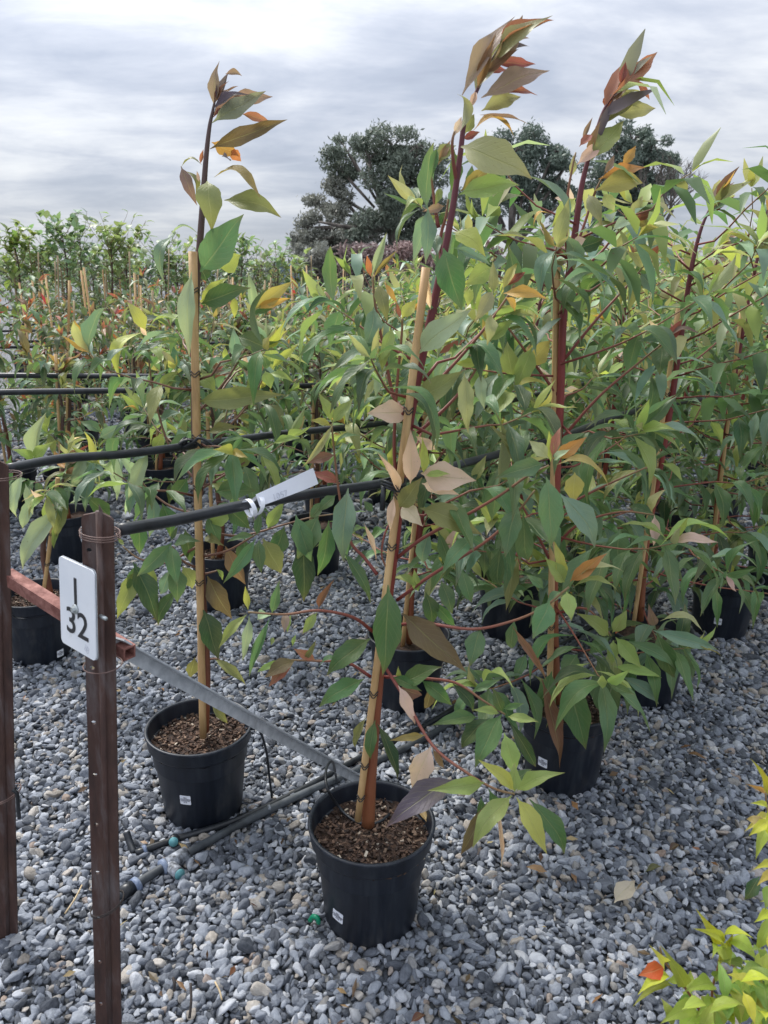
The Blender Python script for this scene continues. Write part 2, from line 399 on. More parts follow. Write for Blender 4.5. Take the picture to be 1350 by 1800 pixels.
def build_gravel():
    kinds = bpy.data.collections.new('stone kinds')
    for i in range(16): kinds.objects.link(bpy.data.objects.new('stone_kind', stone_mesh(100 + i)))
    pts, rot, scl = [], [], []
    def band(y0, y1, sp, size, zl):
        ny = int((y1 - y0) / (sp * .866))
        for k in range(ny):
            y = y0 + k * sp * .866; w = .56 * y + .5; w2 = w + .55
            n = int((w + w2) / sp); x = -w + sp * (np.arange(n) + .5 * (k % 2))
            px = x + nrng.uniform(-.5, .5, n) * sp; py = y + nrng.uniform(-.5, .5, n) * sp
            s = size * np.exp(nrng.normal(0, .30, n)); s = np.clip(s, size * .5, size * 2.1)
            z = s * .32 + nrng.uniform(-.2, 1.0, n) * zl
            pts.append(np.stack([px, py, z], 1)); scl.append(s)
            rot.append(np.stack([nrng.normal(0, .42, n), nrng.normal(0, .42, n), nrng.uniform(0, 6.28, n)], 1))
    band(.80, 2.6, .0146, .0119, .010)
    band(2.6, 4.6, .0176, .0138, .010)
    band(4.6, 8.5, .034, .025, .012)
    P = np.concatenate(pts); S_ = np.concatenate(scl); Ro = np.concatenate(rot)
    me = bpy.data.meshes.new('gravel'); me.vertices.add(len(P)); me.vertices.foreach_set('co', P.ravel())
    me.attributes.new('rot', 'FLOAT_VECTOR', 'POINT').data.foreach_set('vector', Ro.ravel())
    me.attributes.new('scl', 'FLOAT', 'POINT').data.foreach_set('value', S_)
    o = link_mesh('gravel', me, None, M['stone']); tag(o, 'loose blue grey crushed stone spread over the whole nursery floor', 'gravel', kind='stuff')
    ng = bpy.data.node_groups.new('scatter stones', 'GeometryNodeTree')
    ng.interface.new_socket('Geometry', in_out='INPUT', socket_type='NodeSocketGeometry')
    ng.interface.new_socket('Geometry', in_out='OUTPUT', socket_type='NodeSocketGeometry')
    t = NT(ng); gi = t.n('NodeGroupInput'); go = t.n('NodeGroupOutput')
    ci = t.n('GeometryNodeCollectionInfo'); ci.inputs['Collection'].default_value = kinds
    ci.inputs['Separate Children'].default_value = True; ci.inputs['Reset Children'].default_value = True
    m2p = t.n('GeometryNodeMeshToPoints'); t.link(gi.outputs[0], m2p.inputs[0])
    ra = t.n('GeometryNodeInputNamedAttribute', {'data_type': 'FLOAT_VECTOR'}); ra.inputs[0].default_value = 'rot'
    sa = t.n('GeometryNodeInputNamedAttribute', {'data_type': 'FLOAT'}); sa.inputs[0].default_value = 'scl'
    e2r = t.n('FunctionNodeEulerToRotation'); t.link(ra.outputs[0], e2r.inputs[0])
    ip = t.n('GeometryNodeInstanceOnPoints'); t.link(m2p.outputs[0], ip.inputs['Points']); t.link(ci.outputs[0], ip.inputs['Instance'])
    ip.inputs['Pick Instance'].default_value = True
    t.link(e2r.outputs[0], ip.inputs['Rotation']); t.link(sa.outputs[0], ip.inputs['Scale'])
    t.link(ip.outputs[0], go.inputs[0])
    md = o.modifiers.new('scatter', 'NODES'); md.node_group = ng
    return len(P)
N_STONES = build_gravel()
# ------------------------------------------------------------------ leaves
def _lp(u): return math.sin(math.pi * u ** .80) ** 1.12 * (1 - .32 * u) + .035 * max(0, 1 - u) * (u > .9)
_LPM = max(_lp(i / 200) for i in range(200))
def leaf_profile(t):
    if t < .06: return .035
    return max(_lp((t - .06) / .94) / _LPM, .03 if t < .5 else .0)
def leaf_mesh(name, sag, fold, wave, twist, curl, seed, rows=12, cols=4):
    g = random.Random(seed); v = []; f = []; uv = []
    ph = g.uniform(0, 6.28); fr = g.uniform(9, 14)
    for i in range(rows + 1):
        t = i / rows; w = leaf_profile(t) * .5
        mid = sag * (4 * t * (1 - t)) + curl * (t ** 3 - t) + .035 * math.sin(7 * t + ph) * t * (1 - t) * 4
        lat = .09 * math.sin(t * 3.14 + ph) * (1 if wave > .02 else .3)
        a = twist * (t - .35)
        for j in range(cols + 1):
            s = j / cols * 2 - 1; x = s * w
            ed = 1 + (.10 * math.sin(fr * t * 1.7 + ph * 2 + (2 if s > 0 else 0))) * (abs(s) ** 2) * (wave * 12)
            x *= ed
            z = -fold * abs(x) * .5 * -1 + wave * math.sin(fr * t + ph + (1.4 if s > 0 else 0)) * abs(s) ** 1.5 * min(1, w * 3)
            xx, zz = x * math.cos(a), x * math.sin(a) * .4
            v.append((xx + lat * w, t, mid + (z + zz) * .42)); uv.append((j / cols, t))
    n = cols + 1
    for i in range(rows):
        for j in range(cols): f.append((i * n + j, i * n + j + 1, (i + 1) * n + j + 1, (i + 1) * n + j))
    me = bpy.data.meshes.new(name); me.from_pydata(v, [], f)
    me.polygons.foreach_set('use_smooth', [True] * len(f))
    ul = me.uv_layers.new(name='UVMap'); buf = []
    for q in f:
        for i in q: buf += uv[i]
    ul.data.foreach_set('uv', buf); me.materials.append(M['leaf']); me.update(); return me
LEAF = {
    'f': [leaf_mesh('leaf_flat', .11, .6, .055, (.25, -.3, .1, .4)[i], (.05, -.04, .08, 0)[i], i, 12) for i in range(4)],
    'a': [leaf_mesh('leaf_arched', .19, .6, .06, (.5, -.4, .2, -.1)[i], 0, 10 + i, 12) for i in range(4)],
    'd': [leaf_mesh('leaf_drooping', .30, .6, .06, (-.4, .5, .1)[i], 0, 20 + i, 12) for i in range(3)],
    'w': [leaf_mesh('leaf_wavy', .11, .5, .085, .6, .08, 30 + i, 12) for i in range(4)],
    't': [leaf_mesh('leaf_twisted', .14, .8, .06, 1.7, .12, 40 + i, 12) for i in range(3)],
    'r': [leaf_mesh('leaf_folded', .06, 1.7, .03, .4, -.08, 50 + i, 12) for i in range(3)],
    'u': [leaf_mesh('leaf_upright', -.10, .9, .02, .2, 0, 60 + i, 9) for i in range(3)],
    'S': [leaf_mesh('leaf_hooked', .42, .5, .02, .2, 0, 70 + i, 12) for i in range(2)],
}
def leaf_obj(parent, B, T, width, hint, color, shape, name='leaf', rr=rnd):
    y = T - B; L = y.length
    z = hint - y * (hint.dot(y) / (L * L))
    if z.length < 1e-4: z = Vector((0, 0, 1)).cross(y)
    z.normalize(); x = (y / L).cross(z)
    o = bpy.data.objects.new(name, rr.choice(LEAF[shape])); COL.objects.link(o); o.parent = parent
    m = Matrix((x * width, y, z * L)).transposed().to_4x4(); m.translation = B - wpos(parent)
    o.matrix_basis = m; o.color = color; return o

# leaf colours; the loop below greys and lifts the greens to imitate haze
PAL = {
    'G': rgb(78, 116, 62), 'D': rgb(56, 90, 54), 'B': rgb(112, 144, 124), 'H': rgb(90, 128, 84),
    'L': rgb(148, 170, 82), 'Y': rgb(186, 188, 74), 'O': rgb(136, 140, 80), 'K': rgb(166, 164, 112),
    'S': rgb(164, 184, 150), 'P': rgb(236, 202, 192), 'R': rgb(164, 98, 88), 'M': rgb(152, 126, 120),
    'X': rgb(196, 146, 84), 'T': rgb(176, 160, 96), 'N': rgb(124, 108, 76), 'Z': rgb(142, 144, 130), 'F': rgb(84, 98, 76), 'J': rgb(112, 122, 100), 'V': rgb(104, 92, 108),
    'C': rgb(238, 224, 198), 'Q': rgb(150, 112, 92), 'E': rgb(178, 66, 72), 'A': rgb(196, 112, 84),
}
for _k, _c in list(PAL.items()):
    if _k in 'GDBHLYOKS':
        _l = .3 * _c[0] + .6 * _c[1] + .1 * _c[2]; PAL[_k] = tuple((v * .84 + _l * .16) * 1.06 for v in _c[:3]) + (1,)
def vary(c, k=.12, rr=rnd):
    m = 1 + rr.uniform(-k, k)
    return (c[0] * m * (1 + rr.uniform(-k, k) * .5), c[1] * m, c[2] * m * (1 + rr.uniform(-k, k) * .5), 1)

def hero_leaves(parent, Y0, rows, dy=.05, rr=rnd):
    """rows: base x,y  tip x,y  width (photo pixels)  colour  shape  [depth of base, depth of tip]"""
    for r in rows:
        bx, by, tx, ty, w, c = r[:6]; sh = r[6] if len(r) > 6 else 'f'
        yb = Y0 + (r[7] if len(r) > 7 else rr.uniform(-dy, dy))
        B = at_y(bx, by, yb); scale = (B - CAM).dot(CF) / F_PX
        if len(r) > 8: yt = Y0 + r[8]
        else:
            l = math.hypot(tx - bx, ty - by) * scale; full = max(l, w * scale * 2.5)
            d = min(math.sqrt(max(full * full - l * l, 0)), .11); yt = yb + (d if rr.random() < .4 else -d) * .9
        T = at_y(tx, ty, yt)
        hint = (CAM - B).normalized() + Vector((rr.uniform(-.35, .35), 0, .35 + rr.uniform(-.3, .3)))
        ax = (T - B).normalized()
        if sh in 'dS': hint = Vector((0, 0, 1)) + (CAM - B).normalized() * .35
        leaf_obj(parent, B, T, w * scale * .86, hint, vary(PAL[c], .08, rr), sh, rr=rr)

def px_of(p):
    d = p - CAM; t = d.dot(CF); return 675 + F_PX * d.dot(CX) / t, 900 - F_PX * d.dot(CU) / t

# ------------------------------------------------------------------ pots
POT_H = .28
def pot_meshes(r=.149, h=POT_H):
    k = r / .147
    prof = [(.0, .006), (.098 * k, .006), (.104 * k, .0), (.108 * k, .004), (.1085 * k, .02), (.1105 * k, .024), (.1285 * k, h - .048), (.1290 * k, h - .046),
            (.140 * k, h - .045), (.1425 * k, h - .040), (.1445 * k, h - .012), (.1475 * k, h - .008), (.1485 * k, h - .003), (.1465 * k, h),
            (.1400 * k, h - .001), (.1385 * k, h - .006), (.1330 * k, h - .05), (.1290 * k, h - .10)]
    mb = MB().lathe(prof, 48)
    pot = mb.mesh('pot', smooth=True)
    g = random.Random(5); mx = MB(); n = 20; rad = [0, .03, .06, .09, .115, .135]
    mx.v.append(Vector((0, 0, h - .05))); mx.along.append(0)
    for i, q in enumerate(rad[1:]):
        for j in range(n):
            t = 2 * math.pi * j / n; mx.v.append(Vector((q * k * math.cos(t), q * k * math.sin(t), h - .052 + g.uniform(-.006, .006) + (.004 if i == 4 else 0)))); mx.along.append(0)
    for j in range(n): mx.f.append((0, 1 + j, 1 + (j + 1) % n))
    for i in range(4):
        for j in range(n): a = 1 + i * n; mx.f.append((a + j, a + n + j, a + n + (j + 1) % n, a + (j + 1) % n))
    mix = mx.mesh('potting_mix')
    ch = MB()
    for i in range(1000):
        q = .134 * k * math.sqrt(g.random()); t = g.uniform(0, 6.28); s = g.uniform(.0014, .0046); a = g.uniform(0, 6.28)
        dx = Vector((math.cos(a), math.sin(a), g.uniform(-.5, .5))) * s * g.uniform(.9, 2.0)
        dy = Vector((-math.sin(a), math.cos(a), g.uniform(-.4, .4))) * s * .7
        ch.box((q * math.cos(t), q * math.sin(t), h - .047 + g.uniform(-.004, .006)), dx, dy, dx.cross(dy).normalized() * g.uniform(.0008, .002))
    return pot, mix, ch.mesh('bark_chips', smooth=False)
POT = pot_meshes()
for _me, _k in zip(POT, ('plastic', 'mix', 'chips')): _me.materials.append(M[_k])
def add_pot(root, chips=True, rot=0.0):
    p = link_mesh('pot', POT[0], root); p.rotation_euler.z = rot
    q = link_mesh('potting_mix', POT[1], root); q.rotation_euler.z = rot
    if chips:
        c = link_mesh('bark_chips', POT[2], root); c.rotation_euler.z = rot; c['kind'] = 'stuff'
    return p

def text_mesh(name, body, size, mat, spacing=1.0, bold=0.0):
    cu = bpy.data.curves.new(name, 'FONT'); cu.body = body; cu.size = size; cu.align_x = 'CENTER'; cu.align_y = 'CENTER'
    cu.extrude = .0002; cu.resolution_u = 4; cu.space_line = spacing; cu.offset = bold
    o = bpy.data.objects.new(name, cu); me = bpy.data.meshes.new_from_object(o); bpy.data.objects.remove(o)
    me.name = name; me.materials.clear(); me.materials.append(mat); return me
STICKER_TEXT = text_mesh('print', 'NEW\nLOPHOSTEMON\nCONFERTUS\n3/126', .0052, M['print'], .95, .00012)
def add_sticker(root, px, py, slant=0.0):
    """white sticker on the pot wall, facing outwards where the photo shows it"""
    o = wpos(root); best = None
    d = px_ray(px, py); c = CAM
    for i in range(4000):
        p = c + d * (i * .0025 + .5); z = p.z - o.z; q = p - o; rr_ = math.hypot(q.x, q.y)
        if 0 < z < POT_H - .04 and rr_ < .1120 + (z - .024) * (.018 / (POT_H - .072)) + .0004: best = p; break
    if best is None: return
    q = best - o; nrm = Vector((q.x, q.y, -.06 * math.hypot(q.x, q.y))).normalized()
    xa = Vector((0, 0, 1)).cross(nrm).normalized(); ya = nrm.cross(xa)
    ca, sa = math.cos(slant), math.sin(slant); xa, ya = xa * ca + ya * sa, ya * ca - xa * sa
    mb = MB(); w, h = .0155, .0150; rc = math.hypot(q.x, q.y)
    for side, off in ((1, .0016), (-1, .0006)):
        b0 = len(mb.v)
        for j in range(4):
            v = (-1, -.88, .88, 1)[j] * h; k = .90 if j in (0, 3) else 1.0
            for i in range(7):
                u = (i / 3 - 1) * w * k; mb.v.append(best + xa * u + ya * v + nrm * (off - u * u / (2 * rc))); mb.along.append(0)
        for j in range(3):
            for i in range(6):
                f = (b0 + j * 7 + i, b0 + j * 7 + i + 1, b0 + j * 7 + i + 8, b0 + j * 7 + i + 7); mb.f.append(f if side == 1 else tuple(reversed(f)))
    st = mb.build('sticker', M['paper'], root, smooth=False)
    t = link_mesh('lettering', STICKER_TEXT.copy(), st)
    m = Matrix((xa * .86, ya, nrm)).transposed().to_4x4(); m.translation = best + nrm * .0019 - o; t.matrix_basis = m

# ------------------------------------------------------------------ generated foliage
def branch_curve(o, az, L, rise, rr):
    d = Vector((math.cos(az), math.sin(az), 0)); pts = []
    for i in range(6):
        t = i / 5
        pts.append(o + d * (L * (t - .12 * t * t)) + Vector((0, 0, L * (rise * t + .12 * t * t))) + Vector((rr.uniform(-1, 1), rr.uniform(-1, 1), rr.uniform(-1, 1))) * .012)
    return pts
UPZ = Vector((0, 0, 1))
class Sink:
    """puts leaves and twigs either in as objects, or joined into one mesh for a far plant"""
    def __init__(s, root, joined, twig):
        s.root = root; s.j = joined; s.twig = twig; s.mb = MB(); s.tw = MB(); s.n = 0; s.nb = 0; s.cap = 285
    def leaf(s, B, T, w, hint, col, sh, rr):
        if not s.j and s.n < s.cap: s.n += 1; leaf_obj(s.root, B, T, w, hint, col, sh, rr=rr); return
        y = T - B; L = y.length; z = hint - y * (hint.dot(y) / (L * L)); z.normalize(); x = (y / L).cross(z)
        b = len(s.mb.v); sg = {'d': .26, 'a': .14, 'f': .06, 'u': -.1, 'S': .4}.get(sh, .1)
        for t, k in ((.05, .05), (.28, .46), (.6, .42), (1, .02)):
            p = B + y * t + z * (L * sg * 4 * t * (1 - t))
            s.mb.v += [p - x * (w * k) + z * (w * .12 * k * 2), p, p + x * (w * k) + z * (w * .12 * k * 2)]; s.mb.along += [0] * 3
        for i in range(3):
            q = b + i * 3; s.mb.f += [(q, q + 1, q + 4, q + 3), (q + 1, q + 2, q + 5, q + 4)]; s.mb.tint += [col, col]
    def branch(s, pts, r0, r1):
        if s.j: s.tw.tube(pts, taper(len(pts), r0, r1), 4, cap=False)
        else: MB().tube(pts, taper(len(pts), r0, r1), 6).build('branch', s.twig, s.root)
    def done(s):
        if s.mb.f:
            o = s.mb.build('foliage', M['foliage'], s.root)
            if not s.j: o['kind'] = 'stuff'
        if s.j:
            if s.tw.f: s.tw.build('branches', s.twig, s.root)

def pick(pal, rr):
    ks = list(pal); return vary(PAL[rr.choices(ks, [pal[k] for k in ks])[0]], .14, rr)
NEW = {'Y': 2.4, 'T': 1.4, 'X': .35, 'K': 3, 'P': .2, 'L': 4}
OLD = {'H': 4, 'G': 4, 'B': 3, 'L': 2.2, 'O': 2, 'K': 1.2, 'D': .8, 'P': .08, 'S': .6}
OLD_RIGHT = {'H': 3, 'G': 3, 'B': 3, 'L': 3.2, 'O': 1.8, 'K': 2, 'S': 1.2, 'Y': .8, 'P': .06, 'O': 2}
LOW = {'H': 4, 'G': 4, 'B': 3, 'D': 2.6, 'L': .8, 'O': .5, 'P': .06}
def rosette(s, tip, d, size, rr, old, new, n=7):
    a0 = rr.uniform(0, 6.28)
    ax = d.cross(UPZ); ax = ax.normalized() if ax.length > 1e-3 else Vector((1, 0, 0)); bx = d.cross(ax)
    for i in range(n):
        az = a0 + i * 2.4; side = ax * math.cos(az) + bx * math.sin(az)
        if i < n - 3:
            L = size * rr.uniform(.8, 1.15); v = (side * 1.0 + d * rr.uniform(.1, .5) + UPZ * rr.uniform(-1.1, -.1)).normalized()
            s.leaf(tip - d * .015 * i, tip + v * L, L * rr.uniform(.22, .30), UPZ + side * .4 + d * .3, pick(old, rr), rr.choice('adawtd'), rr)
        else:
            L = size * rr.uniform(.45, .75); v = (side * .6 + d * 1.0 + UPZ * .3).normalized()
            s.leaf(tip, tip + v * L, L * rr.uniform(.24, .32), UPZ * .3 + d - side, pick(new, rr), rr.choice('ufau'), rr)
def grow(s, stem, rr, nb=10, lo=.3, hi=.80, blen=.42, size=.165, old=OLD, new=NEW, leaf_density=1.0, leader=True, keep=None, sway=.12, laterals=True, low=True):
    """branches and leaves along a stem polyline"""
    n = len(stem)
    def on(t):
        k = min(int(t * (n - 1)), n - 2); return stem[k].lerp(stem[k + 1], t * (n - 1) - k)
    az0 = rr.uniform(0, 6.28)
    for b in range(nb):
        t = lo + (hi - lo) * (b + rr.uniform(.1, .9)) / nb; o = on(t)
        az = az0 + b * 2.4 + rr.uniform(-.5, .5)
        L = blen * (1.12 - .62 * t) * rr.uniform(.75, 1.2)
        pts = branch_curve(o, az, L, -.12 + .85 * t + rr.uniform(-.25, .2), rr)
        if keep and not keep(pts[-1]): continue
        pal = LOW if (t < .5 and low) else old; nw = dict(new, L=6, H=3) if t < .5 else new
        s.branch(pts, .0034, .0014)
        m = max(2, int(5.6 * leaf_density + rr.uniform(0, 2)))
        for i in range(m):
            u = .3 + .6 * (i + rr.uniform(0, .7)) / m; k = min(int(u * 5), 4); p = pts[k].lerp(pts[k + 1], u * 5 - k)
            d = (pts[k + 1] - pts[k]).normalized(); side = d.cross(UPZ).normalized() * (1 if i % 2 else -1)
            Lf = size * rr.uniform(.8, 1.2); v = (side + d * rr.uniform(.1, .7) + UPZ * rr.uniform(-1.7, .0)).normalized()
            s.leaf(p, p + v * Lf, Lf * rr.uniform(.22, .31), UPZ + side * .5, pick(pal, rr), rr.choice('aadawdft'), rr)
        rosette(s, pts[-1], (pts[-1] - pts[-2]).normalized(), size, rr, pal, nw)
    if laterals:
        m = int(7 * leaf_density)
        for i in range(m):
            t = rr.uniform(lo, .95); p = on(t); az = rr.uniform(0, 6.28); side = Vector((math.cos(az) + sway, math.sin(az), 0)).normalized()
            Lf = size * rr.uniform(.85, 1.2); v = (side + UPZ * rr.uniform(-.9, .3)).normalized()
            s.leaf(p, p + v * Lf, Lf * .27, UPZ + side * .5, pick(old, rr), rr.choice('adw'), rr)
    if leader and not s.j: tip_cluster(s, stem, rr, 9, size * .85, {'K': 2, 'O': 1.4, 'M': 2.5, 'R': 1.6, 'Z': 1.2, 'Q': 2}, .82)
    if leader:
        for i in range(7):
            t = .80 + .20 * i / 6; p = on(t); az = i * 2.4 + az0; side = Vector((math.cos(az) * .7 + .55, math.sin(az) * .7, 0)).normalized()
            Lf = size * (1.0 - .35 * i / 6); v = (side + UPZ * (.25 + .12 * i)).normalized()
            s.leaf(p, p + v * Lf, Lf * rr.uniform(.26, .36), UPZ * .4 - side * .6 + Vector((0, -.5, 0)), pick({'K': 3, 'O': 2, 'M': 1.5, 'R': 1.5, 'X': 1.2, 'T': 1} if i > 2 else old, rr), rr.choice('wtuf'), rr)
def tip_cluster(s, stem, rr, n, size, pal, lo=.80):
    """folded young leaves blown to the right along the top of a leader"""
    k = len(stem)
    for i in range(n):
        t = lo + (1 - lo) * (i + rr.random()) / n; q = min(int(t * (k - 1)), k - 2); p = stem[q].lerp(stem[q + 1], t * (k - 1) - q)
        v = Vector((rr.uniform(.15, 1.0), rr.uniform(-.45, .45), rr.uniform(.15, 1.0))).normalized(); L = size * rr.uniform(.55, 1.1)
        s.leaf(p, p + v * L, L * rr.uniform(.20, .30), Vector((-.4, -.9, .5)) + Vector((rr.uniform(-.6, .6), 0, rr.uniform(-.5, .5))), pick(pal, rr), rr.choice('rtwwt'), rr)
TIP = {'M': 4, 'R': 2.4, 'K': .5, 'Q': 2.6, 'V': 1.2, 'Z': 1}
def potted(name, base, label, group, cat='potted tree', chips=True, sticker=None):
    r = thing(name, base, label, cat, group); add_pot(r, chips, rnd.uniform(0, 6.28)); return r
def add_stem(root, pts, radii, mat, per=6, n=10):
    sp = spline(pts, per); MB().tube(sp, taper(len(sp), *radii), n).build('stem', mat, root); return sp
def add_stake(root, a, b, r=.0086, mat='bamboo', ties=()):
    pts = [a.lerp(b, i / 14) for i in range(15)]; g = random.Random(int(a.x * 1e4))
    rad = [r * (1 + (.06 if i % 4 == 2 else g.uniform(-.03, .02))) for i in range(15)]
    st = MB().tube(pts, rad, 8).build('stake', M[mat], root)
    d = (b - a).normalized()
    for t in ties:
        c = a.lerp(b, t); e = d.cross(Vector((0, 1, 0))).normalized(); f = d.cross(e)
        for k in range(2):
            ring = [c + d * (.007 * k) + d * .004 * math.sin(3 * q) + (e * math.cos(q) + f * math.sin(q)) * (r + .0016) for q in [i * 6.2832 / 14 for i in range(15)]]
            MB().tube(ring, .0012, 5, cap=False).build('tie', M['poly'], st)
def pix_branch(root, Y0, pts, r0, r1, mat, per=5):
    """branch whose points are read off the photo: x, y, depth offset"""
    P = [at_y(x, y, Y0 + dy) for x, y, dy in pts]; sp = spline(P, per)
    MB().tube(sp, taper(len(sp), r0, r1), 7).build('branch', mat, root)
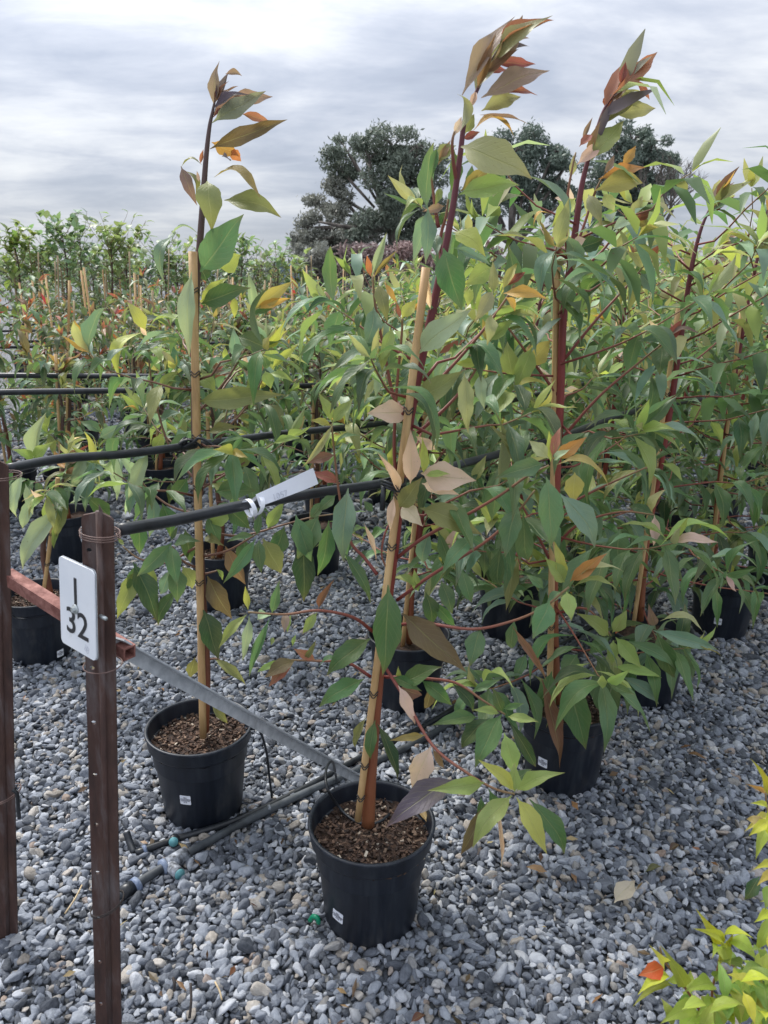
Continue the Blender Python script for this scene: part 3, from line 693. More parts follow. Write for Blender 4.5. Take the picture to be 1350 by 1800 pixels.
# ------------------------------------------------------------------ the big plant in front
def front_plant():
    base = at_z(651, 1608); Y = base.y
    r = potted('potted_tree', base, 'tall young tree with red stem in the black pot closest to the viewer', 'trees of the front row')
    pts = [at_y(x, y, Y) for x, y in ((647, 1450), (652, 1350), (664, 1200), (676, 1090), (692, 960), (703, 860), (716, 760), (735, 660), (757, 560), (777, 465), (795, 370), (808, 280), (818, 205), (838, 160), (862, 110), (885, 72))]
    stem = add_stem(r, pts, (.0160, .0130, .0120, .0098, .0074, .0056, .0036, .0017), M['stem_red'])
    add_stake(r, at_y(629, 1442, Y - .02), at_y(749, 470, Y - .028), .0079, ties=(.05, .12, .27, .40, .55, .64, .78))
    add_sticker(r, 594, 1610, -.12)
    # drip loop lies in the pot but belongs to the watering line, see below
    tr = M['twig_red']
    for b in (
        [(700, 735, 0), (775, 665, .01), (850, 580, .02), (890, 525, .03), (905, 500, .03)],
        [(734, 762, .02), (790, 710, .03), (830, 660, .05), (862, 600, .06)],
        [(692, 985, 0), (745, 945, -.03), (820, 905, -.06), (880, 870, -.09), (925, 838, -.11), (965, 818, -.12)],
        [(698, 1055, 0), (760, 1010, -.04), (850, 955, -.08), (905, 905, -.10), (940, 862, -.12)],
        [(705, 1098, 0), (745, 1095, -.04), (830, 1106, -.10), (900, 1092, -.13), (955, 1068, -.15), (1000, 1032, -.16)],
        [(672, 1165, 0), (712, 1228, -.10), (760, 1310, -.19), (820, 1358, -.24), (868, 1386, -.26), (905, 1396, -.27)],
        [(676, 1190, .01), (735, 1192, -.02), (800, 1200, -.04), (850, 1232, -.07), (888, 1256, -.08)],
        [(655, 1110, 0), (620, 1085, -.03), (560, 1073, -.06), (500, 1080, -.08), (436, 1076, -.10)],
        [(652, 1190, .01), (610, 1165, .02), (560, 1162, .03), (512, 1160, .03)],
        [(703, 862, 0), (693, 800, .01), (697, 690, .02), (706, 590, .02), (707, 560, .02)],
        [(715, 750, 0), (690, 690, .03), (672, 600, .05), (660, 540, .05), (655, 485, .05)],
        [(663, 1010, 0), (640, 980, .02), (615, 950, .03), (598, 880, .04), (588, 800, .05), (583, 745, .05)],
        [(776, 470, 0), (774, 420, .02), (784, 380, .02), (788, 350, .02)],
        [(803, 320, 0), (797, 285, -.01), (795, 250, -.02), (800, 228, -.02)],
        [(770, 400, .02), (763, 350, .03), (758, 310, .03)],
    ): pix_branch(r, Y, b, .0040, .0020, tr)
    # a thin aerial twig looping off the stem
    pix_branch(r, Y, [(692, 905, -.01), (676, 940, -.03), (671, 975, -.03), (680, 1000, -.02), (688, 1008, -.01)], .0022, .0018, tr)
    L = [
        # wind-blown leader
        (812, 168, 906, 28, 40, 'M', 'w', -.02, .02), (856, 132, 919, 26, 32, 'M', 'r', 0, .03), (852, 128, 905, 66, 34, 'K', 'f', .02, .03), (866, 113, 942, 113, 22, 'R', 'f', .02, .05),
        (846, 172, 967, 124, 44, 'M', 'w', -.02, .02), (862, 160, 946, 168, 18, 'R', 'w', .01, .05), (846, 195, 916, 170, 34, 'K', 'w', .0, .04), (828, 190, 838, 160, 14, 'P', 'r', -.01, 0),
        (860, 130, 890, 122, 18, 'A', 'f', .02, .04), (830, 232, 904, 243, 26, 'X', 'd', .01, .05), (843, 202, 928, 218, 9, 'M', 't', .03, .06), (818, 235, 834, 200, 22, 'O', 'f', .02, .02),
        (808, 232, 802, 165, 26, 'K', 'S', -.02, -.05), (800, 238, 812, 205, 16, 'P', 'f', -.02, -.02), (814, 245, 844, 232, 16, 'R', 'f', .02, .02),
        # below the leader
        (810, 258, 936, 316, 78, 'K', 'f', -.03, -.08), (807, 342, 914, 326, 50, 'L', 'f', -.01, -.02), (809, 336, 862, 292, 30, 'T', 'f', .02, .03), (822, 330, 830, 290, 20, 'H', 'f', .03, .03),
        (798, 262, 790, 346, 28, 'G', 'a', .03, .05), (802, 256, 758, 292, 30, 'O', 'a', .03, .03), (768, 258, 757, 318, 18, 'H', 'r', .02, .02), (770, 290, 792, 246, 15, 'Q', 'f', .02, .03),
        (796, 330, 788, 372, 22, 'B', 'a', .03, .03), (775, 330, 764, 362, 16, 'L', 'f', .03, .01), (742, 368, 711, 372, 28, 'L', 'S', .02, -.02), (782, 362, 742, 372, 18, 'M', 't', .02, .02), (752, 364, 748, 466, 32, 'B', 'w', .0, -.01),
        (768, 378, 756, 392, 15, 'L', 'f'), (784, 372, 772, 398, 16, 'D', 'f', .03, .03), (770, 412, 768, 452, 22, 'B', 'w'),
        (779, 436, 812, 546, 60, 'G', 'f', -.03, -.05), (798, 408, 854, 452, 44, 'Y', 'a', .01, -.03), (797, 436, 864, 467, 22, 'B', 'w', .03, .05), (864, 470, 815, 502, 40, 'L', 'f', .06, .03),
        (826, 506, 822, 540, 20, 'Y', 'f', .03, .02), (868, 515, 866, 458, 20, 'K', 'f', .02, .01), (884, 510, 912, 460, 20, 'T', 'f', .03, .05), (886, 505, 924, 478, 16, 'R', 'r', .04, .06),
        (884, 516, 962, 526, 26, 'X', 'a', .02, .0), (888, 522, 906, 548, 20, 'X', 'f'), (866, 512, 832, 568, 30, 'K', 'a', .0, -.03), (868, 540, 938, 556, 18, 'O', 'a'), (862, 552, 856, 608, 26, 'K', 'a', -.01, -.03),
        (736, 622, 830, 542, 54, 'S', 'f', -.03, -.06), (757, 545, 752, 480, 15, 'P', 'r', -.01, -.01), (765, 540, 735, 545, 10, 'H', 'f'),
        # small side shoot on the left
        (654, 485, 680, 408, 18, 'S', 'r', .05, .05), (652, 486, 645, 448, 15, 'A', 'u', .04, .04), (656, 490, 700, 440, 10, 'T', 'f', .05, .06), (662, 495, 724, 494, 14, 'O', 'd', .05, .03), (664, 498, 682, 568, 28, 'O', 'a', .04, .02),
        (676, 498, 698, 534, 13, 'X', 'f'), (706, 560, 732, 526, 26, 'Y', 'f', .02, .03), (704, 560, 697, 530, 10, 'R', 'u'), (715, 558, 752, 522, 9, 'X', 'f'), (706, 572, 672, 562, 12, 'K', 'd', .02, .01),
        (658, 540, 640, 618, 36, 'B', 'a', .05, .02), (690, 578, 664, 640, 26, 'L', 'a', .02, -.01), (710, 585, 756, 568, 14, 'L', 'd', .02, .01), (640, 550, 628, 585, 18, 'H', 'd', .06, .04), (655, 585, 640, 640, 30, 'H', 'a', .08, .05),
        (680, 600, 672, 655, 24, 'L', 'a', .05, .03), (650, 640, 612, 680, 28, 'B', 'a', .08, .06), (668, 650, 660, 700, 18, 'S', 'a', .03, .02), (690, 630, 720, 640, 14, 'L', 'd'), (668, 660, 640, 710, 16, 'K', 'f', .04, .03),
        # middle of the stem
        (717, 730, 644, 727, 50, 'P', 'f', .01, -.02), (735, 707, 815, 652, 48, 'O', 'f', .0, -.05), (816, 655, 823, 762, 34, 'K', 'w', -.03, -.05), (845, 655, 852, 720, 26, 'S', 'a', .0, -.02),
        (740, 832, 838, 845, 60, 'P', 'w', -.04, -.09), (721, 850, 722, 754, 36, 'P', 'f', -.05, -.06), (744, 832, 742, 768, 20, 'Y', 'w', -.05, -.07), (748, 836, 792, 834, 16, 'L', 'f', -.06, -.08),
        (702, 892, 743, 838, 38, 'O', 'f', -.06, -.09), (708, 884, 744, 926, 36, 'C', 'a', -.05, -.09), (738, 893, 848, 940, 54, 'O', 'f', -.04, -.07), (742, 850, 808, 870, 30, 'P', 'a', -.02, -.05),
        (702, 868, 664, 796, 20, 'P', 'r', -.04, -.06), (692, 872, 686, 936, 18, 'P', 't', -.04, -.05), (765, 790, 730, 766, 20, 'P', 'f', .02, 0),
        (612, 858, 604, 988, 48, 'B', 'a', .03, -.01), (603, 968, 652, 1062, 24, 'H', 'a', .02, .0), (590, 870, 560, 900, 24, 'H', 'a', .05, .04), (585, 745, 530, 822, 14, 'K', 'a', .05, .03), (583, 742, 560, 690, 22, 'L', 'f', .05, .06),
        (584, 745, 622, 700, 26, 'L', 'f', .05, .06), (582, 748, 545, 738, 16, 'Y', 'f', .05, .04), (588, 790, 640, 770, 18, 'G', 'd', .05, .05), (590, 800, 540, 815, 22, 'Q', 'a', .05, .05), (598, 850, 545, 830, 24, 'R', 'f', .05, .06),
        (835, 942, 776, 1012, 34, 'H', 'a', -.08, -.12), (640, 920, 662, 990, 12, 'P', 't', .03, .02), (655, 900, 640, 880, 16, 'H', 'f', .04, .05),
        (682, 1028, 672, 1188, 60, 'G', 'f', -.05, -.10), (706, 1078, 820, 1182, 58, 'N', 'w', -.03, -.10), (652, 1122, 574, 1188, 46, 'G', 'a', .0, -.03), (640, 1194, 560, 1244, 40, 'G', 'a', .0, -.03),
        (706, 1202, 778, 1172, 40, 'G', 'f', -.02, -.05), (702, 1200, 700, 1170, 12, 'L', 'f'), (690, 1190, 742, 1215, 22, 'G', 'a', -.02, -.05), (700, 1210, 742, 1222, 34, 'Q', 'f', .02, .04), (700, 1205, 730, 1274, 26, 'P', 'w', -.12, -.14),
        (660, 1265, 652, 1335, 26, 'G', 'a', -.03, -.05), (663, 1272, 698, 1372, 24, 'D', 'a', -.03, -.07), (645, 1260, 625, 1315, 18, 'O', 'a'),
        (846, 1104, 826, 1172, 42, 'H', 'f', -.1, -.13), (735, 1040, 728, 1000, 20, 'L', 'f', -.02, -.02), (748, 1040, 760, 1100, 34, 'G', 'a', .03, .02), (755, 930, 745, 990, 34, 'B', 'a', .0, .02), (770, 930, 800, 1000, 26, 'H', 'a', .0, .03),
        (775, 1020, 795, 1080, 32, 'H', 'a', 0, -.02), (700, 1010, 735, 1030, 18, 'L', 'f'), (812, 1000, 830, 1060, 30, 'H', 'a', -.06, -.07), (760, 1055, 800, 1100, 24, 'G', 'a', .02, .03),
        # left low branches
        (436, 1072, 431, 1030, 14, 'Y', 'u', -.1, -.1), (434, 1080, 384, 1140, 22, 'L', 'f', -.1, -.13), (438, 1082, 426, 1162, 22, 'S', 'w', -.1, -.11), (476, 1084, 438, 1190, 18, 'H', 't', -.09, -.1), (478, 1078, 492, 1018, 20, 'H', 'f', -.08, -.08),
        (470, 1080, 452, 1090, 24, 'S', 'f'), (502, 1078, 500, 1112, 18, 'M', 'f'), (512, 1080, 505, 1112, 13, 'L', 'f'), (558, 1076, 532, 1114, 20, 'L', 'a', -.06, -.07), (560, 1070, 588, 1018, 16, 'Q', 'r', -.06, -.06),
        (520, 1160, 464, 1192, 32, 'N', 'f', .03, .0), (516, 1164, 472, 1208, 26, 'R', 'f', .03, .01), (554, 1160, 516, 1140, 20, 'R', 'f', .03, .03), (535, 1160, 556, 1125, 12, 'O', 'f'), (498, 1160, 452, 1182, 14, 'L', 'a'), (600, 1160, 560, 1175, 14, 'H', 'd'),
        (480, 1120, 476, 1135, 9, 'L', 'f'), (520, 1115, 514, 1136, 8, 'L', 'f'),
        # low branch towards the viewer on the right
        (758, 1310, 724, 1388, 48, 'P', 'f', -.19, -.20), (760, 1315, 782, 1352, 14, 'Q', 't', -.19, -.19), (748, 1292, 684, 1302, 16, 'T', 'w', -.18, -.2), (802, 1370, 677, 1456, 56, 'V', 'a', -.24, -.30),
        (852, 1376, 750, 1390, 34, 'L', 'a', -.26, -.30), (904, 1390, 840, 1335, 28, 'Y', 'f', -.27, -.28), (908, 1390, 994, 1358, 32, 'L', 'a', -.27, -.30), (900, 1398, 830, 1492, 44, 'L', 'a', -.27, -.33), (908, 1402, 962, 1502, 40, 'Y', 'f', -.27, -.33),
        (930, 1404, 992, 1502, 40, 'G', 'a', -.26, -.29), (856, 1410, 810, 1502, 30, 'N', 'a', -.25, -.27), (874, 1410, 880, 1528, 10, 'P', 't', -.26, -.26), (845, 1400, 850, 1450, 20, 'G', 'f', -.24, -.25), (905, 1392, 905, 1340, 28, 'L', 'f', -.26, -.24),
        (858, 1385, 878, 1440, 26, 'G', 'f', -.24, -.22), (892, 1382, 935, 1352, 24, 'G', 'f', -.25, -.22),
        # second low branch
        (882, 1256, 835, 1350, 50, 'G', 'f', -.08, -.14), (878, 1254, 830, 1248, 18, 'L', 'f', -.08, -.1), (892, 1260, 948, 1270, 20, 'L', 'f', -.08, -.11), (886, 1288, 902, 1362, 38, 'L', 'a', -.09, -.12), (884, 1252, 866, 1208, 22, 'G', 'f', -.08, -.07),
        (884, 1246, 922, 1236, 14, 'G', 'f'), (840, 1262, 758, 1276, 30, 'G', 'a', -.07, -.1), (895, 1266, 942, 1348, 26, 'D', 'a', -.08, -.08), (862, 1262, 812, 1316, 38, 'D', 'a', -.05, -.04), (796, 1202, 832, 1252, 28, 'D', 'a', -.04, -.05),
        (740, 1195, 795, 1240, 30, 'G', 'a', -.02, -.03), (760, 1196, 745, 1245, 22, 'N', 'a', .0, .02), (830, 1215, 880, 1195, 18, 'H', 'f'),
        # long branches to the right
        (960, 838, 966, 965, 54, 'H', 'f', -.12, -.16), (912, 888, 888, 980, 46, 'H', 'f', -.1, -.13), (984, 868, 1046, 964, 50, 'B', 'a', -.10, -.12), (956, 815, 868, 842, 38, 'H', 'a', -.12, -.15), (976, 818, 1070, 858, 28, 'T', 'd', -.12, -.14),
        (968, 812, 965, 756, 16, 'Y', 'u', -.12, -.11), (972, 806, 1032, 768, 28, 'X', 'f', -.12, -.13), (970, 804, 986, 750, 20, 'R', 'f', -.12, -.1), (964, 806, 930, 774, 28, 'K', 'f', -.12, -.1), (974, 810, 1002, 790, 18, 'S', 'f', -.12, -.15),
        (1010, 830, 1008, 885, 40, 'T', 'f', -.06, -.07), (990, 1022, 974, 950, 24, 'Y', 'w', -.16, -.16), (992, 1024, 958, 980, 32, 'L', 'f', -.16, -.18), (1002, 1022, 1068, 972, 28, 'X', 'f', -.16, -.18), (1006, 1026, 1098, 1006, 24, 'K', 'd', -.16, -.18),
        (1008, 1032, 1088, 1042, 20, 'L', 'd', -.16, -.18), (996, 1040, 1004, 1092, 32, 'L', 'f', -.17, -.21), (966, 1056, 936, 1124, 46, 'H', 'f', -.16, -.2), (955, 1035, 925, 1010, 20, 'H', 'a', -.15, -.14), (985, 1040, 960, 1065, 20, 'H', 'f'),
        (850, 960, 815, 940, 20, 'H', 'f'), (880, 960, 880, 1030, 34, 'D', 'a', -.06, -.03), (920, 900, 930, 985, 40, 'H', 'a', -.08, -.04), (900, 1100, 960, 1190, 16, 'Q', 'w', -.13, -.12), (905, 1088, 900, 1140, 26, 'H', 'a', -.1, -.08),
        (830, 850, 855, 800, 22, 'O', 'f', .02, .03), (862, 600, 905, 560, 26, 'L', 'f', .06, .05), (850, 620, 880, 660, 28, 'H', 'a', .05, .03), (840, 640, 800, 640, 20, 'Y', 'f', .06, .06), (862, 604, 848, 560, 20, 'T', 'u', .06, .07),
    ]
    hero_leaves(r, Y, L)
    s = Sink(r, False, tr); rr = random.Random(5)
    tip_cluster(s, stem, rr, 8, .12, TIP, .84)
    grow(s, stem, rr, nb=12, lo=.28, hi=.54, blen=.30, size=.13, old=OLD_RIGHT, leader=False, laterals=False, leaf_density=.9, keep=lambda e: px_of(e)[1] > 520 and (px_of(e)[0] > 700 or px_of(e)[1] < 760))
    s.done()
    return r
front_plant()

# ------------------------------------------------------------------ the plant on the left
def left_plant():
    base = at_z(359, 1420); Y = base.y
    r = potted('potted_tree', base, 'slender brown-stemmed young tree tied to a tall pale stake behind the grey brace', 'trees of the second row')
    pts = [at_y(x, y, Y) for x, y in ((359, 1285), (362, 1180), (356, 1060), (350, 940), (344, 820), (342, 700), (343, 600), (346, 500), (352, 420), (357, 350), (362, 280), (368, 225), (374, 195), (378, 175))]
    stem = add_stem(r, pts, (.0140, .0115, .0100, .0090, .0085, .0078, .0062, .0040, .0022), M['stem_brown'])
    add_stake(r, at_y(357, 1296, Y - .022), at_y(339, 442, Y - .020), .0100, ties=(.11, .36, .51, .56, .66, .78, .93))
    add_sticker(r, 326, 1406, .0)
    tb = M['twig_brown']
    for b in (
        [(342, 730, 0), (372, 700, .02), (410, 650, .03), (440, 595, .04), (446, 550, .04)],
        [(345, 800, 0), (380, 770, .03), (430, 720, .05), (466, 660, .06)],
        [(350, 850, 0), (300, 790, .05), (270, 690, .06), (258, 600, .06)],
        [(352, 860, 0), (390, 838, .02), (450, 800, .03), (480, 780, .03)],
        [(352, 980, 0), (400, 968, -.03), (436, 948, -.06), (452, 938, -.07)],
        [(350, 905, 0), (300, 890, .03), (262, 862, .05), (245, 840, .06)],
        [(350, 1000, 0), (320, 985, -.02), (303, 960, -.04)],
        [(348, 960, 0), (290, 990, .02), (245, 982, .02), (215, 960, .02)],
        [(352, 880, .0), (366, 820, .02), (385, 780, .03), (400, 720, .04)],
        [(356, 1010, .0), (372, 1006, .02), (385, 1002, .03)],
        [(362, 1160, .0), (380, 1158, .01), (392, 1164, .01)],
        [(350, 930, .0), (420, 942, .05), (500, 922, .08), (545, 910, .10), (592, 903, .12)],
    ): pix_branch(r, Y, b, .0036, .0018, tb)
    L = [
        (376, 188, 386, 106, 24, 'M', 't', 0, .01), (384, 186, 402, 128, 18, 'V', 'r', 0, .02), (396, 130, 426, 134, 15, 'M', 'r', .02, .04), (394, 178, 480, 170, 30, 'M', 'w', .01, .05), (373, 216, 468, 160, 36, 'Z', 'w', -.02, .02),
        (424, 200, 478, 216, 18, 'R', 'f', .02, .05), (369, 262, 506, 210, 34, 'N', 'w', -.02, .03), (372, 250, 420, 272, 30, 'X', 'w', .02, .05), (405, 262, 424, 284, 22, 'A', 'f', .04, .05), (376, 312, 458, 350, 46, 'T', 'd', .0, -.02),
        (390, 275, 404, 282, 18, 'V', 'f'), (355, 290, 318, 296, 15, 'O', 'd', .01, .02), (318, 292, 347, 362, 24, 'M', 'a', .02, .02), (343, 345, 322, 300, 16, 'O', 'S', .02, .02), (350, 320, 346, 300, 7, 'P', 'u'), (352, 288, 358, 262, 8, 'R', 'r'),
        (364, 318, 372, 410, 52, 'O', 'd', -.03, -.06), (394, 352, 495, 383, 44, 'O', 'a', .02, .03), (352, 478, 429, 376, 66, 'H', 'f', -.03, -.05), (386, 472, 424, 448, 44, 'Y', 'f', .03, .03), (350, 412, 296, 420, 8, 'S', 'd', .0, .0),
        (305, 414, 290, 500, 24, 'B', 'S', .0, -.02), (337, 478, 333, 628, 36, 'S', 'f', -.04, -.07), (352, 532, 402, 488, 24, 'Y', 'f', .01, .02), (354, 534, 442, 506, 44, 'G', 'f', .0, -.02), (362, 495, 350, 465, 30, 'D', 'f', .03, .03),
        (446, 548, 436, 478, 20, 'S', 'r', .04, .03), (444, 544, 516, 494, 30, 'T', 'f', .04, .05), (450, 540, 512, 524, 18, 'X', 'f', .04, .04), (440, 556, 484, 544, 14, 'G', 'f'), (440, 545, 470, 520, 28, 'O', 'f', .05, .05), (412, 520, 412, 560, 16, 'Y', 'a'),
        (418, 592, 484, 616, 44, 'G', 'f', .04, .02), (414, 630, 410, 574, 26, 'B', 'a', .02, .0), (370, 588, 404, 602, 24, 'G', 'd', .02, .02), (396, 610, 398, 640, 12, 'Y', 'f'), (345, 660, 380, 690, 36, 'L', 'a', .02, .01), (350, 640, 400, 655, 16, 'S', 'd', .03, .02),
        (256, 582, 222, 530, 28, 'Y', 'a', .06, .05), (252, 584, 216, 674, 30, 'Y', 'S', .05, .02), (262, 580, 328, 572, 16, 'L', 'd', .06, .05), (258, 590, 246, 575, 10, 'P', 'u'), (275, 612, 286, 640, 26, 'L', 'a'), (270, 640, 232, 630, 18, 'G', 'd'),
        (280, 680, 315, 650, 18, 'L', 'f', .06, .06), (292, 700, 255, 690, 16, 'B', 'a'), (275, 690, 262, 730, 22, 'B', 'a', .05, .03),
        (348, 706, 502, 694, 44, 'O', 'f', -.01, -.04), (450, 656, 468, 638, 16, 'A', 'f', .06, .06), (434, 662, 430, 618, 13, 'P', 'u', .06, .06), (478, 648, 526, 604, 18, 'Y', 'f', .06, .06), (486, 646, 542, 642, 20, 'Y', 'd', .06, .05),
        (466, 652, 476, 684, 26, 'L', 'f', .06, .05), (474, 656, 516, 672, 17, 'L', 'a', .06, .05), (470, 648, 460, 622, 16, 'H', 'f'), (450, 660, 430, 690, 18, 'L', 'a'),
        (378, 800, 452, 778, 38, 'G', 'f', .03, .02), (452, 784, 398, 824, 44, 'L', 'f', .04, .05), (480, 780, 530, 770, 16, 'L', 'a'), (365, 762, 422, 752, 22, 'O', 'a', .03, .03), (395, 720, 430, 700, 20, 'H', 'f', .04, .04), (372, 850, 420, 880, 30, 'L', 'a', .03, .03),
        (378, 865, 450, 862, 44, 'G', 'f', .0, .0), (368, 920, 410, 892, 44, 'L', 'f', .02, .03), (400, 890, 440, 930, 34, 'G', 'a', .03, .03), (360, 945, 395, 960, 20, 'O', 'a'),
        (302, 954, 240, 1014, 34, 'H', 'a', -.04, -.08), (300, 958, 312, 1030, 32, 'H', 'f', -.04, -.09), (306, 958, 354, 952, 24, 'H', 'a', -.04, -.07), (306, 992, 312, 1060, 38, 'H', 'a', -.02, -.04), (234, 988, 278, 1096, 44, 'D', 'w', .02, -.02),
        (244, 996, 206, 1088, 34, 'L', 'w', .02, .0), (310, 1035, 278, 1100, 28, 'G', 'a', .02, .01), (247, 905, 246, 975, 34, 'G', 'a', .05, .04), (262, 985, 268, 1050, 20, 'L', 'a'), (300, 1000, 282, 1045, 26, 'B', 'a', .02, .02), (320, 995, 338, 1035, 34, 'O', 'a', .02, .03),
        (218, 958, 206, 945, 8, 'L', 'u'), (300, 950, 312, 925, 10, 'H', 'u'), (240, 840, 205, 800, 22, 'S', 'a', .06, .04), (244, 840, 228, 905, 26, 'B', 'a', .05, .03), (262, 790, 225, 880, 28, 'S', 'a', .05, .02), (255, 835, 220, 905, 20, 'S', 'a', .05, .05), (270, 790, 288, 760, 26, 'L', 'f', .06, .06),
        (452, 940, 461, 898, 18, 'H', 'f', -.07, -.07), (447, 942, 398, 954, 16, 'H', 'a', -.07, -.1), (450, 946, 392, 1026, 26, 'H', 'a', -.07, -.12), (456, 948, 460, 1008, 30, 'H', 'f', -.07, -.1), (462, 946, 494, 1008, 48, 'O', 'f', -.05, -.04),
        (396, 960, 432, 1028, 34, 'Q', 'f', .0, .0), (364, 1012, 408, 1088, 42, 'N', 'f', .02, .0), (357, 1072, 384, 1160, 48, 'D', 'f', -.03, -.07), (376, 1158, 432, 1204, 20, 'O', 'a', .01, .0), (342, 1156, 334, 1192, 26, 'O', 'f', .02, .02), (372, 1240, 400, 1272, 16, 'O', 'a'),
        (380, 1000, 392, 1020, 12, 'L', 'f'),
        (536, 950, 534, 1058, 46, 'D', 'a', .10, .06), (520, 905, 548, 988, 42, 'H', 'a', .08, .06), (578, 915, 558, 1012, 34, 'G', 'a', .12, .1), (500, 925, 470, 988, 38, 'G', 'a', .08, .05), (560, 905, 522, 985, 48, 'H', 'a', .1, .06), (585, 905, 620, 880, 24, 'L', 'f', .12, .12),
        (590, 905, 610, 985, 30, 'H', 'a', .12, .1), (470, 930, 500, 880, 26, 'L', 'f', .08, .09), (545, 912, 575, 880, 24, 'H', 'f', .1, .11), (430, 945, 420, 1005, 36, 'G', 'a', .05, .03), (270, 870, 262, 945, 30, 'B', 'a', .06, .04), (285, 885, 300, 945, 34, 'G', 'a', .04, .02),
        (240, 990, 230, 1050, 28, 'G', 'a', .03, .02), (325, 930, 335, 990, 30, 'G', 'a', .03, .02), (365, 905, 385, 960, 30, 'H', 'a', .03, .02), (400, 850, 430, 830, 28, 'L', 'f', .04, .04), (330, 840, 300, 880, 32, 'G', 'a', .04, .02), (330, 760, 300, 800, 30, 'H', 'a', .05, .03),
    ]
    hero_leaves(r, Y, L)
    s = Sink(r, False, tb); rr = random.Random(6)
    tip_cluster(s, stem, rr, 5, .10, TIP, .86)
    grow(s, stem, rr, nb=9, lo=.26, hi=.48, blen=.30, size=.13, leader=False, laterals=False, leaf_density=.8, keep=lambda e: 560 < px_of(e)[1] < 960)
    s.done()
    return r
left_plant()

